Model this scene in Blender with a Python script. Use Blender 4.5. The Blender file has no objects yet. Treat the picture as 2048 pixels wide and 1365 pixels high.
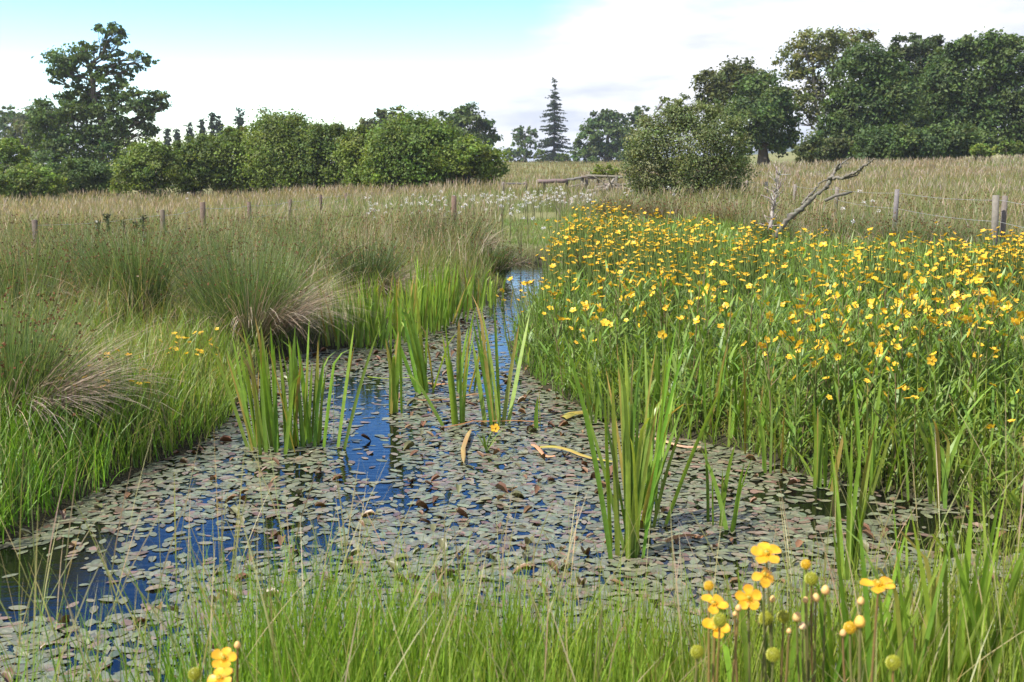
import bpy, math, random
import numpy as np

# ------------------------------------------------------------------ camera, sky, sun, exposure
SC = bpy.context.scene
COL = SC.collection
R = math.radians
CAM_H, F, PITCH = 1.6, 2204.0, R(9.08)          # eye height, focal length in photo pixels (2048 wide), downward tilt
SUN_EL, SUN_AZ = R(52), R(-115)                  # azimuth from the view direction, negative = left
EXPOSURE = 1.6

cam_d = bpy.data.cameras.new('camera')
cam = bpy.data.objects.new('camera', cam_d); COL.objects.link(cam)
cam.location = (0, 0, CAM_H); cam.rotation_euler = (math.pi/2-PITCH, 0, 0)
cam_d.sensor_width = 36; cam_d.lens = 36*F/2048; cam_d.clip_start = 0.05; cam_d.clip_end = 8000
cam_d.dof.use_dof = True; cam_d.dof.focus_distance = 7.5; cam_d.dof.aperture_fstop = 9
SC.camera = cam

world = bpy.data.worlds.new('World'); SC.world = world; world.use_nodes = True
wn, wl = world.node_tree.nodes, world.node_tree.links
wn.clear()
def N(tree, typ, **kw):
    n = tree.nodes.new(typ)
    for k, v in kw.items():
        if k.startswith('in_'):
            n.inputs[k[3:].replace('_', ' ')].default_value = v
        else: setattr(n, k, v)
    return n
def math_n(t, op, a, b=None, c=None):
    n = t.nodes.new('ShaderNodeMath'); n.operation = op
    for i, v in enumerate((a, b, c)):
        if v is None: continue
        if isinstance(v, (int, float)): n.inputs[i].default_value = v
        else: t.links.new(v, n.inputs[i])
    return n.outputs[0]
wt = world.node_tree
out = N(wt, 'ShaderNodeOutputWorld'); bg = N(wt, 'ShaderNodeBackground')
sky = N(wt, 'ShaderNodeTexSky', sky_type='NISHITA', sun_disc=False, sun_elevation=SUN_EL, sun_rotation=SUN_AZ,
        altitude=300, air_density=1.0, dust_density=0.05, ozone_density=2.0)
tc = N(wt, 'ShaderNodeTexCoord')
sep = N(wt, 'ShaderNodeSeparateXYZ'); wl.new(tc.outputs['Generated'], sep.inputs[0])
zz = math_n(wt, 'ADD', math_n(wt, 'MAXIMUM', sep.outputs[2], 0.0), 0.16)
px_ = math_n(wt, 'DIVIDE', sep.outputs[0], zz); py_ = math_n(wt, 'DIVIDE', sep.outputs[1], zz)
cmb = N(wt, 'ShaderNodeCombineXYZ'); wl.new(px_, cmb.inputs[0]); wl.new(py_, cmb.inputs[1])
n1 = N(wt, 'ShaderNodeTexNoise', in_Scale=0.75, in_Detail=7.0, in_Roughness=0.58); wl.new(cmb.outputs[0], n1.inputs['Vector'])
off = N(wt, 'ShaderNodeVectorMath', operation='ADD'); off.inputs[1].default_value = (3.1, -7.7, 2.0); wl.new(cmb.outputs[0], off.inputs[0])
n2 = N(wt, 'ShaderNodeTexNoise', in_Scale=1.3, in_Detail=5.0, in_Roughness=0.55); wl.new(off.outputs[0], n2.inputs['Vector'])
# a wide clear gap in the broken cloud, ahead and high to the left
gaz, gel = R(-14), R(20)
dotn = N(wt, 'ShaderNodeVectorMath', operation='DOT_PRODUCT')
dotn.inputs[1].default_value = (math.sin(gaz)*math.cos(gel), math.cos(gaz)*math.cos(gel), math.sin(gel))
wl.new(tc.outputs['Generated'], dotn.inputs[0])
gap = N(wt, 'ShaderNodeMapRange', interpolation_type='SMOOTHSTEP'); gap.inputs[1].default_value = math.cos(R(24)); gap.inputs[2].default_value = math.cos(R(10))
wl.new(dotn.outputs['Value'], gap.inputs[0])
hz = N(wt, 'ShaderNodeMapRange'); hz.inputs[1].default_value = 0.0; hz.inputs[2].default_value = 0.35; hz.inputs[3].default_value = 0.19; hz.inputs[4].default_value = 0.04
wl.new(sep.outputs[2], hz.inputs[0])
cov = math_n(wt, 'SUBTRACT', math_n(wt, 'ADD', n1.outputs[0], hz.outputs[0]), math_n(wt, 'MULTIPLY', gap.outputs[0], 0.62))
mask = N(wt, 'ShaderNodeMapRange', interpolation_type='SMOOTHSTEP'); mask.inputs[1].default_value = 0.39; mask.inputs[2].default_value = 0.63
wl.new(cov, mask.inputs[0])
cramp = N(wt, 'ShaderNodeMapRange'); cramp.inputs[1].default_value = 0.40; cramp.inputs[2].default_value = 0.60
wl.new(n2.outputs[0], cramp.inputs[0])
ccol = N(wt, 'ShaderNodeMix', data_type='RGBA'); ccol.inputs[6].default_value = (1.75, 1.88, 2.15, 1); ccol.inputs[7].default_value = (3.0, 3.0, 3.08, 1)
wl.new(cramp.outputs[0], ccol.inputs[0])
hsv = N(wt, 'ShaderNodeHueSaturation', in_Hue=0.515, in_Saturation=1.48, in_Value=0.76); wl.new(sky.outputs[0], hsv.inputs['Color'])
smix = N(wt, 'ShaderNodeMix', data_type='RGBA')
wl.new(mask.outputs[0], smix.inputs[0]); wl.new(hsv.outputs[0], smix.inputs[6]); wl.new(ccol.outputs[2], smix.inputs[7])
wl.new(smix.outputs[2], bg.inputs[0]); bg.inputs[1].default_value = 0.15
wl.new(bg.outputs[0], out.inputs[0])

sun_d = bpy.data.lights.new('sun', 'SUN'); sun_d.energy = 3.3; sun_d.angle = R(0.5); sun_d.color = (1.0, 0.95, 0.86)
sun = bpy.data.objects.new('sun', sun_d); COL.objects.link(sun); sun.location = (-30, 20, 60)
sun.rotation_euler = (math.pi/2-SUN_EL, 0, -SUN_AZ + math.pi)
SC.view_settings.view_transform = 'Standard'; SC.view_settings.look = 'None'
SC.view_settings.exposure = EXPOSURE; SC.view_settings.gamma = 1.0
SC.render.engine = 'CYCLES'
SC.cycles.max_bounces = 6; SC.cycles.diffuse_bounces = 3; SC.cycles.glossy_bounces = 3
SC.cycles.transmission_bounces = 4; SC.cycles.transparent_max_bounces = 4; SC.cycles.volume_bounces = 0
SC.cycles.use_denoising = True

# ------------------------------------------------------------------ helpers
rng = np.random.default_rng(20240611)
random.seed(7)
SP, CP = math.sin(PITCH), math.cos(PITCH)
def ray(px, py):
    u = (px-1024)/F; v = (682.5-py)/F
    return u, CP+v*SP, -SP+v*CP
def at(px, py, Y):                      # point at world depth Y seen in that direction
    d = ray(px, py); t = Y/d[1]
    return np.array([d[0]*t, Y, CAM_H+d[2]*t])
def onz(px, py, z=0.0):
    d = ray(px, py); t = (z-CAM_H)/d[2]
    return np.array([d[0]*t, d[1]*t, z])
def to_px(P):
    P = np.atleast_2d(P); x, y, z = P[:, 0], P[:, 1], P[:, 2]-CAM_H
    dep = y*CP - z*SP; up = y*SP + z*CP
    return 1024+F*x/dep, 682.5-F*up/dep
def lerp(a, b, t): return a+(b-a)*t

# smooth value noise on the plane
_tab = rng.random((256, 256))
def vnoise(x, y, s=1.0, o=0):
    x = np.asarray(x)*s+o*17.3; y = np.asarray(y)*s+o*7.1
    xi = np.floor(x).astype(int); yi = np.floor(y).astype(int); fx = x-xi; fy = y-yi
    fx = fx*fx*(3-2*fx); fy = fy*fy*(3-2*fy)
    g = lambda i, j: _tab[(xi+i) % 256, (yi+j) % 256]
    return lerp(lerp(g(0, 0), g(1, 0), fx), lerp(g(0, 1), g(1, 1), fx), fy)

# pond outline traced on the water plane
POND_PX = [(-330, 1200), (-60, 1135), (90, 1050), (200, 990), (300, 935), (420, 888), (468, 838), (490, 770), (560, 722), (650, 702), (740, 694),
           (830, 668), (880, 640), (930, 622), (975, 612), (1005, 590), (1015, 565), (1022, 540), (1038, 526), (1080, 526), (1086, 560), (1078, 600),
           (1040, 640), (1015, 690), (1030, 735), (1090, 780), (1180, 835), (1300, 868), (1480, 905), (1600, 955), (1760, 985), (1900, 1015), (2060, 1065), (2350, 1110),
           (2700, 1290), (2200, 1345), (1900, 1370), (1600, 1390), (1350, 1400), (1100, 1400), (800, 1400), (560, 1420), (330, 1480), (0, 1600), (-400, 1680)]
POND = np.array([onz(x, y)[:2] for x, y in POND_PX])
def inside(poly, x, y):
    x = np.asarray(x, float); y = np.asarray(y, float); r = np.zeros(x.shape, bool)
    n = len(poly)
    for i in range(n):
        x0, y0 = poly[i]; x1, y1 = poly[(i+1) % n]
        c = ((y0 > y) != (y1 > y)) & (x < (x1-x0)*(y-y0)/((y1-y0) if y1 != y0 else 1e-9)+x0)
        r ^= c
    return r
def pdist(poly, x, y):
    x = np.asarray(x, float); y = np.asarray(y, float); d = np.full(x.shape, 1e9); n = len(poly)
    for i in range(n):
        a = poly[i]; b = poly[(i+1) % n]-a
        t = np.clip(((x-a[0])*b[0]+(y-a[1])*b[1])/(b@b+1e-12), 0, 1)
        d = np.minimum(d, np.hypot(x-a[0]-t*b[0], y-a[1]-t*b[1]))
    return d
def sdf(x, y):                           # positive outside the pond
    d = pdist(POND, x, y)
    return np.where(inside(POND, x, y), -d, d)
def land(x, y):
    x = np.asarray(x, float); y = np.asarray(y, float)
    zc = np.interp(y, [-50, 0, 15, 60, 200, 400, 3000], [.3, .2, .2, .73, 2.05, 2.2, 0])
    zr = np.interp(y, [-50, 0, 18, 60, 90, 200, 400, 3000], [.3, .2, .2, 1.62, 1.9, 5.2, 5.5, 0])
    zl = np.interp(y, [-50, 0, 12, 20, 50, 200, 400, 3000], [.3, .2, .2, .1, -.18, 1.6, 2.2, 0])
    u = x/np.maximum(y, 8)
    wr = np.interp(u, [.05, .2, .3, .47, .8], [0, .4, .78, 1.05, 1.3]); wl_ = np.interp(u, [-.3, -.05], [1, 0])
    return zc+wr*(zr-zc)+wl_*(zl-zc)
def H(x, y, s=None):
    x = np.asarray(x, float); y = np.asarray(y, float)
    if s is None: s = sdf(x, y)
    b = land(x, y) + (vnoise(x, y, 1.1)-.5)*.10*np.clip(s, 0, 1) + (vnoise(x, y, .23, 3)-.5)*.22*np.clip((y-12)/20, 0, 1)
    t = np.clip(s/.55, 0, 1); t = t*t*(3-2*t)
    return np.where(s > 0, .012+(b-.012)*t, -.03-np.minimum(-s, .9)*.5)
def H1(x, y): return float(H(np.array([x]), np.array([y]))[0])
def gnd(px, py):                         # first ground hit of the ray
    d = ray(px, py); Y = np.concatenate([np.linspace(1, 30, 400), np.linspace(30, 300, 600)])
    t = Y/d[1]; z = CAM_H+d[2]*t; h = H(d[0]*t, Y)
    i = int(np.argmax(z <= h)); 
    return np.array([d[0]*t[i], Y[i], h[i]])

# ------------------------------------------------------------------ mesh building
def mesh_np(name, V, quads=None, tris=None, col=None, smooth=True):
    me = bpy.data.meshes.new(name)
    V = np.asarray(V, np.float32).reshape(-1, 3)
    q = np.zeros((0, 4), np.int32) if quads is None or len(quads) == 0 else np.asarray(quads, np.int32)
    t = np.zeros((0, 3), np.int32) if tris is None or len(tris) == 0 else np.asarray(tris, np.int32)
    nl = q.size+t.size; nf = len(q)+len(t)
    me.vertices.add(len(V)); me.vertices.foreach_set('co', V.ravel())
    me.loops.add(nl); me.loops.foreach_set('vertex_index', np.concatenate([q.ravel(), t.ravel()]))
    me.polygons.add(nf)
    st = np.concatenate([np.arange(len(q))*4, q.size+np.arange(len(t))*3]).astype(np.int32)
    me.polygons.foreach_set('loop_start', st)
    me.polygons.foreach_set('use_smooth', np.full(nf, smooth, bool))
    if col is not None:
        a = me.attributes.new('col', 'FLOAT_COLOR', 'POINT')
        c = np.ones((len(V), 4), np.float32); c[:, :3] = col
        a.data.foreach_set('color', c.ravel())
    me.update(calc_edges=True)
    return me
class MB:
    def __init__(s): s.v, s.q, s.t, s.c, s.n = [], [], [], [], 0
    def add(s, V, q=None, t=None, c=(1, 1, 1)):
        V = np.asarray(V, float).reshape(-1, 3)
        if q is not None and len(q): s.q.append(np.asarray(q)+s.n)
        if t is not None and len(t): s.t.append(np.asarray(t)+s.n)
        c = np.asarray(c, float)
        s.c.append(np.broadcast_to(c, (len(V), 3)).copy()); s.v.append(V); s.n += len(V)
        return s
    def mesh(s, name, smooth=True):
        return mesh_np(name, np.concatenate(s.v), np.concatenate(s.q) if s.q else None, np.concatenate(s.t) if s.t else None, np.concatenate(s.c), smooth)
def obj(name, me, mat, parent=None, loc=None):
    o = bpy.data.objects.new(name, me); COL.objects.link(o)
    if me is not None and mat is not None and not me.materials: me.materials.append(mat)
    if parent is not None: o.parent = parent
    if loc is not None: o.location = tuple(float(v) for v in loc)
    return o
def tag(o, label=None, cat=None, group=None, kind=None):
    if label: o['label'] = label
    if cat: o['category'] = cat
    if group: o['group'] = group
    if kind: o['kind'] = kind
    return o
def thing(name, label, cat, loc, group=None, rz=0.0, scale=1.0):
    o = bpy.data.objects.new(name, None); COL.objects.link(o); o.empty_display_size = .2
    o.location = tuple(float(v) for v in loc); o.rotation_euler = (0, 0, rz); o.scale = (scale,)*3
    return tag(o, label, cat, group)

def blades(base, h, w, az, t0, k, seg, prof, cb, ct, twist=1.2, cpow=1.0, tip=None, tips=0.0):
    """ribbons: base (n,3), bent from angle t0 by k along the length, lean azimuth az"""
    n = len(h); S = seg+1; s = np.linspace(0, 1, S)
    sm = (s[1:]+s[:-1])/2
    th = t0[:, None]+k[:, None]*sm[None]**1.3
    dl = (h/seg)[:, None]
    r = np.concatenate([np.zeros((n, 1)), np.cumsum(np.sin(th)*dl, 1)], 1)
    z = np.concatenate([np.zeros((n, 1)), np.cumsum(np.cos(th)*dl, 1)], 1)
    P = np.stack([base[:, 0:1]+r*np.cos(az)[:, None], base[:, 1:2]+r*np.sin(az)[:, None], base[:, 2:3]+z], -1)
    tw = az+math.pi/2+rng.uniform(-twist, twist, n)
    wd = np.stack([np.cos(tw), np.sin(tw), np.zeros(n)], -1)[:, None, :]
    prof = np.asarray(prof, float); prof = prof if prof.ndim == 2 else prof[None]
    hw = (w[:, None]*prof/2)[..., None]
    V = np.stack([P-wd*hw, P+wd*hw], 2).reshape(-1, 3)
    i = (np.arange(n)[:, None]*S+np.arange(seg)[None]).ravel()*2
    Q = np.stack([i, i+1, i+3, i+2], -1)
    sc = (s**cpow)[None, :, None]
    C = cb[:, None, :]*(1-sc)+ct[:, None, :]*sc
    if tip is not None:
        m = (s >= tips)[None, :, None]; C = np.where(m, tip[:, None, :], C)
    C = np.repeat(C[:, :, None, :], 2, 2).reshape(-1, 3)
    return V, Q, C
def cvar(c, n, v=.18, hv=.06):
    c = np.asarray(c, float); 
    return np.clip(c[None]*(1+rng.normal(0, v, (n, 1)))*(1+rng.normal(0, hv, (n, 3))), .004, .9)
def pick(cols, wts, n, v=.15):
    i = rng.choice(len(cols), n, p=np.array(wts)/sum(wts)); c = np.array(cols, float)[i]
    return np.clip(c*(1+rng.normal(0, v, (n, 1)))*(1+rng.normal(0, .05, (n, 3))), .004, .9)
def tube(mb, pts, rad, sides=6, c=(1, 1, 1), cap=True):
    pts = np.asarray(pts, float); n = len(pts); rad = np.broadcast_to(np.asarray(rad, float), (n,))
    T = np.gradient(pts, axis=0); T /= np.linalg.norm(T, axis=1)[:, None]+1e-9
    ref = np.array([0, 0, 1.]) if abs(T[:, 2]).mean() < .8 else np.array([1., 0, 0])
    A = np.cross(T, ref); A /= np.linalg.norm(A, axis=1)[:, None]+1e-9; B = np.cross(T, A)
    a = np.arange(sides)*2*math.pi/sides
    V = pts[:, None]+rad[:, None, None]*(np.cos(a)[None, :, None]*A[:, None]+np.sin(a)[None, :, None]*B[:, None])
    i = np.arange(n-1)[:, None]*sides; j = np.arange(sides)[None]; jn = (j+1) % sides
    Q = np.stack([i+j, i+jn, i+sides+jn, i+sides+j], -1).reshape(-1, 4)
    t = None
    V = V.reshape(-1, 3)
    if cap:
        V = np.concatenate([V, pts[-1:], pts[:1]]); k = n*sides
        t = [(( n-1)*sides+q, (n-1)*sides+(q+1) % sides, k) for q in range(sides)]+[((q+1) % sides, q, k+1) for q in range(sides)]
    mb.add(V, Q, t, c)
def wiggle(p0, p1, n, amp):
    p0 = np.asarray(p0, float); p1 = np.asarray(p1, float); t = np.linspace(0, 1, n)[:, None]
    P = p0+(p1-p0)*t
    w = np.cumsum(rng.normal(0, 1, (n, 3)), 0); w -= w[0]+(w[-1]-w[0])*t
    return P+w*amp

# ------------------------------------------------------------------ materials
def mat_leaf(name, rough=.5, spec=.35, trans=.35, tint=(1.25, 1.2, .55), grain=0.0, coat=0.0):
    m = bpy.data.materials.new(name); m.use_nodes = True; t = m.node_tree; t.nodes.clear()
    o = N(t, 'ShaderNodeOutputMaterial'); a = N(t, 'ShaderNodeAttribute', attribute_name='col')
    b = N(t, 'ShaderNodeBsdfPrincipled', in_Roughness=rough); b.inputs['Specular IOR Level'].default_value = spec
    colr = a.outputs['Color']
    if grain:
        tcn = N(t, 'ShaderNodeTexCoord'); nz = N(t, 'ShaderNodeTexNoise', in_Scale=grain, in_Detail=4.0); t.links.new(tcn.outputs['Object'], nz.inputs['Vector'])
        mr = N(t, 'ShaderNodeMapRange'); mr.inputs[3].default_value = .6; mr.inputs[4].default_value = 1.4; t.links.new(nz.outputs[0], mr.inputs[0])
        mm = N(t, 'ShaderNodeMix', data_type='RGBA', blend_type='MULTIPLY'); mm.inputs[0].default_value = 1
        t.links.new(colr, mm.inputs[6]); t.links.new(mr.outputs[0], mm.inputs[7]); colr = mm.outputs[2]
    t.links.new(colr, b.inputs['Base Color'])
    if trans > 0:
        tr = N(t, 'ShaderNodeBsdfTranslucent'); mx = N(t, 'ShaderNodeMix', data_type='RGBA', blend_type='MULTIPLY'); mx.inputs[0].default_value = 1
        mx.inputs[7].default_value = (*tint, 1); t.links.new(colr, mx.inputs[6]); t.links.new(mx.outputs[2], tr.inputs[0])
        ms = N(t, 'ShaderNodeMixShader'); ms.inputs[0].default_value = trans
        t.links.new(b.outputs[0], ms.inputs[1]); t.links.new(tr.outputs[0], ms.inputs[2]); t.links.new(ms.outputs[0], o.inputs[0])
    else: t.links.new(b.outputs[0], o.inputs[0])
    return m
M_GRASS = mat_leaf('grass_blade', .45, .4, .42, (1.3, 1.25, .6))
M_DRY = mat_leaf('dry_stem', .7, .2, .2, (1.1, 1.05, .9))
M_FOL = mat_leaf('tree_foliage', .55, .25, .36, (1.3, 1.3, .5))
M_IRIS = mat_leaf('iris_leaf', .38, .45, .40, (1.35, 1.3, .45), grain=30)
M_PETAL = mat_leaf('yellow_petal', .42, .4, .34, (1.1, 1.0, .6), grain=90)
M_WHITE = mat_leaf('white_floret', .6, .2, .3, (1, 1, 1))
M_PAD = mat_leaf('floating_leaf', .42, .5, .04, (1.2, 1.1, .5), grain=60)
M_STEM = mat_leaf('stem', .5, .3, .15)
M_BARK = mat_leaf('bark', .85, .15, 0, grain=9)
M_WOOD = mat_leaf('weathered_wood', .85, .15, 0, grain=22)
M_LICHEN = mat_leaf('lichen_wood', .9, .1, 0, grain=38)
M_METAL = mat_leaf('fence_wire', .45, .5, 0)

def mat_ground():
    m = bpy.data.materials.new('turf_soil'); m.use_nodes = True; t = m.node_tree; b = t.nodes['Principled BSDF']
    b.inputs['Roughness'].default_value = .95; b.inputs['Specular IOR Level'].default_value = .1
    tcn = N(t, 'ShaderNodeTexCoord')
    na = N(t, 'ShaderNodeTexNoise', in_Scale=.35, in_Detail=8.0, in_Roughness=.65); t.links.new(tcn.outputs['Object'], na.inputs['Vector'])
    nb = N(t, 'ShaderNodeTexNoise', in_Scale=9.0, in_Detail=6.0, in_Roughness=.7); t.links.new(tcn.outputs['Object'], nb.inputs['Vector'])
    mp = N(t, 'ShaderNodeMapping'); mp.inputs['Scale'].default_value = (.05, .012, .05); t.links.new(tcn.outputs['Object'], mp.inputs[0])
    nc = N(t, 'ShaderNodeTexNoise', in_Scale=1.0, in_Detail=6.0, in_Roughness=.6); t.links.new(mp.outputs[0], nc.inputs['Vector'])
    r = N(t, 'ShaderNodeValToRGB'); e = r.color_ramp.elements
    e[0].position = .3; e[0].color = (.10, .115, .045, 1); e[1].position = .72; e[1].color = (.25, .21, .115, 1)
    x = e.new(.5); x.color = (.17, .17, .07, 1)
    s1 = math_n(t, 'MULTIPLY_ADD', na.outputs[0], .45, math_n(t, 'MULTIPLY', nc.outputs[0], .55)); t.links.new(s1, r.inputs[0])
    mx = N(t, 'ShaderNodeMix', data_type='RGBA', blend_type='MULTIPLY'); mx.inputs[0].default_value = 1
    mr = N(t, 'ShaderNodeMapRange'); mr.inputs[3].default_value = .35; mr.inputs[4].default_value = 1.55; t.links.new(nb.outputs[0], mr.inputs[0])
    t.links.new(r.outputs[0], mx.inputs[6]); t.links.new(mr.outputs[0], mx.inputs[7]); at_ = N(t, 'ShaderNodeAttribute', attribute_name='col'); mm = N(t, 'ShaderNodeMix', data_type='RGBA'); mm.inputs[7].default_value = (.035, .032, .018, 1)
    t.links.new(at_.outputs['Fac'], mm.inputs[0]); t.links.new(mx.outputs[2], mm.inputs[6]); t.links.new(mm.outputs[2], b.inputs['Base Color'])
    bp = N(t, 'ShaderNodeBump', in_Strength=.8, in_Distance=.08); t.links.new(nb.outputs[0], bp.inputs['Height']); t.links.new(bp.outputs[0], b.inputs['Normal'])
    return m
def mat_water():
    m = bpy.data.materials.new('pond_water'); m.use_nodes = True; t = m.node_tree; b = t.nodes['Principled BSDF']
    b.inputs['Base Color'].default_value = (.004, .0045, .003, 1); b.inputs['Roughness'].default_value = .03; b.inputs['IOR'].default_value = 1.33
    tcn = N(t, 'ShaderNodeTexCoord'); mp = N(t, 'ShaderNodeMapping'); mp.inputs['Scale'].default_value = (5, 14, 5); mp.inputs['Rotation'].default_value = (0, 0, .35)
    t.links.new(tcn.outputs['Object'], mp.inputs[0])
    nz = N(t, 'ShaderNodeTexNoise', in_Scale=1.6, in_Detail=3.0, in_Roughness=.5); t.links.new(mp.outputs[0], nz.inputs['Vector'])
    bp = N(t, 'ShaderNodeBump', in_Strength=.22, in_Distance=.010); t.links.new(nz.outputs[0], bp.inputs['Height']); t.links.new(bp.outputs[0], b.inputs['Normal'])
    return m
M_GROUND = mat_ground(); M_WATER = mat_water()

# ------------------------------------------------------------------ setting: ground, water, far hill
def axis(parts):
    a = [parts[0][0]]
    for x0, x1, n in parts: a += list(np.linspace(x0, x1, n+1)[1:])
    return np.array(a)
gx = axis([(-3500, -300, 10), (-300, -60, 20), (-60, -14, 24), (-14, -5, 40), (-5, 6, 84), (6, 14, 30), (14, 60, 24), (60, 300, 20), (300, 3500, 10)])
gy = axis([(-400, -20, 6), (-20, 1, 12), (1, 12, 84), (12, 22, 50), (22, 80, 60), (80, 300, 45), (300, 4500, 18)])
X, Y = np.meshgrid(gx, gy); Z = H(X.ravel(), Y.ravel()).reshape(X.shape)
nx, ny = len(gx), len(gy); ii = (np.arange(ny-1)[:, None]*nx+np.arange(nx-1)[None]).ravel()
mud = np.clip(1-(sdf(X.ravel(), Y.ravel())-.12)/.5, 0, 1)[:, None]*np.ones(3)
tag(obj('ground', mesh_np('ground', np.stack([X.ravel(), Y.ravel(), Z.ravel()], -1), np.stack([ii, ii+1, ii+nx+1, ii+nx], -1), None, mud), M_GROUND),
    'grassy marsh ground rising gently to the far fields', 'ground', kind='structure')
wp = POND.mean(0)
wpoly = np.array([p+(p-wp)/np.linalg.norm(p-wp)*.05 for p in POND])
wx = np.linspace(-6, 8, 57); wy = np.linspace(1.2, 19, 73)
X, Y = np.meshgrid(wx, wy); nx, ny = len(wx), len(wy); ii = (np.arange(ny-1)[:, None]*nx+np.arange(nx-1)[None]).ravel()
sd = sdf(X.ravel(), Y.ravel()); q = np.stack([ii, ii+1, ii+nx+1, ii+nx], -1); q = q[(sd[q].min(1) < .12)]
tag(obj('water', mesh_np('water', np.stack([X.ravel(), Y.ravel(), X.ravel()*0], -1), q), M_WATER), 'still dark pond water reflecting blue sky', 'water', kind='structure')

hx = np.linspace(-1500, 1500, 240); hy = np.linspace(900, 1500, 26)
X, Y = np.meshgrid(hx, hy); nx, ny = len(hx), len(hy)
Z = 30*np.exp(-((Y-1450)/300)**2)*(.5+.8*vnoise(X, Y, .0016, 5))*(.02+.98*np.clip((X-220)/150, 0, 1)) + rng.random(X.shape)*5-8
ii = (np.arange(ny-1)[:, None]*nx+np.arange(nx-1)[None]).ravel()
tag(obj('hills', mesh_np('hills', np.stack([X.ravel(), Y.ravel(), Z.ravel()], -1), np.stack([ii, ii+1, ii+nx+1, ii+nx], -1),
    col=cvar((.035, .055, .03), X.size, .25)), M_BARK), 'distant wooded hills on the skyline', 'hills', kind='structure')

# ------------------------------------------------------------------ trees
def leaf_cards(P, Nrm, size, col, aspect=.62):
    """one bent diamond per leaf (spray): 4 verts, 1 quad"""
    n = len(P)
    Nrm = Nrm/(np.linalg.norm(Nrm, axis=1)[:, None]+1e-9)
    A = np.cross(Nrm, rng.normal(0, 1, (n, 3))); A /= np.linalg.norm(A, axis=1)[:, None]+1e-9
    B = np.cross(Nrm, A)
    s = size[:, None]
    V = np.stack([P-A*s*.5, P-B*s*.5*aspect+Nrm*s*.12, P+A*s*.5, P+B*s*.5*aspect+Nrm*s*.12], 1).reshape(-1, 3)
    i = np.arange(n)*4
    return V, np.stack([i, i+1, i+2, i+3], -1), np.repeat(col, 4, 0)
def lobe_leaves(mb, c, r, n, leaf, cols, wts, clump=.30, nclump=None, shell=(.55, 1.02), up=.5, flat=.7, low=-.75):
    """leaf clumps spread through the outer shell of an ellipsoid"""
    nc = nclump or max(8, int(n/70)); r = np.asarray(r, float)
    d = rng.normal(0, 1, (nc*3, 3)); d /= np.linalg.norm(d, axis=1)[:, None]; d = d[d[:, 2] > low][:nc]; nc = len(d)
    rad = rng.uniform(shell[0], shell[1], nc)**.6
    cc = c+d*r*rad[:, None]
    cs = clump*r.mean()*rng.uniform(.55, 1.25, nc)
    k = rng.integers(0, nc, n)
    P = cc[k]+rng.normal(0, 1, (n, 3))*np.array([1, 1, flat])*(cs[k]*.62)[:, None]
    nrm = d[k]*.8+np.array([0, 0, up])+rng.normal(0, .75, (n, 3))
    base = pick(cols, wts, nc, .14)[k]
    col = np.clip(base*(1+rng.normal(0, .16, (n, 1)))*(1+rng.normal(0, .05, (n, 3))), .004, .6)
    mb.add(*[x for x in (lambda v, q, cl: (v, q, None, cl))(*leaf_cards(P, nrm, leaf*rng.uniform(.6, 1.35, n), col))])
    return cc
G_DARK = [(.055, .094, .027), (.070, .114, .031), (.092, .136, .036)]
G_MID = [(.115, .165, .033), (.158, .205, .042), (.090, .132, .030)]
G_BRIGHT = [(.145, .205, .037), (.185, .232, .046), (.10, .152, .033)]
G_OLIVE = [(.085, .105, .030), (.105, .118, .036), (.060, .080, .026)]
G_BLUE = [(.030, .055, .030), (.040, .068, .036), (.026, .046, .026)]
BARK_GREY = (.17, .15, .12); BARK_DARK = (.07, .06, .045)
DENS = 3.9
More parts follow.
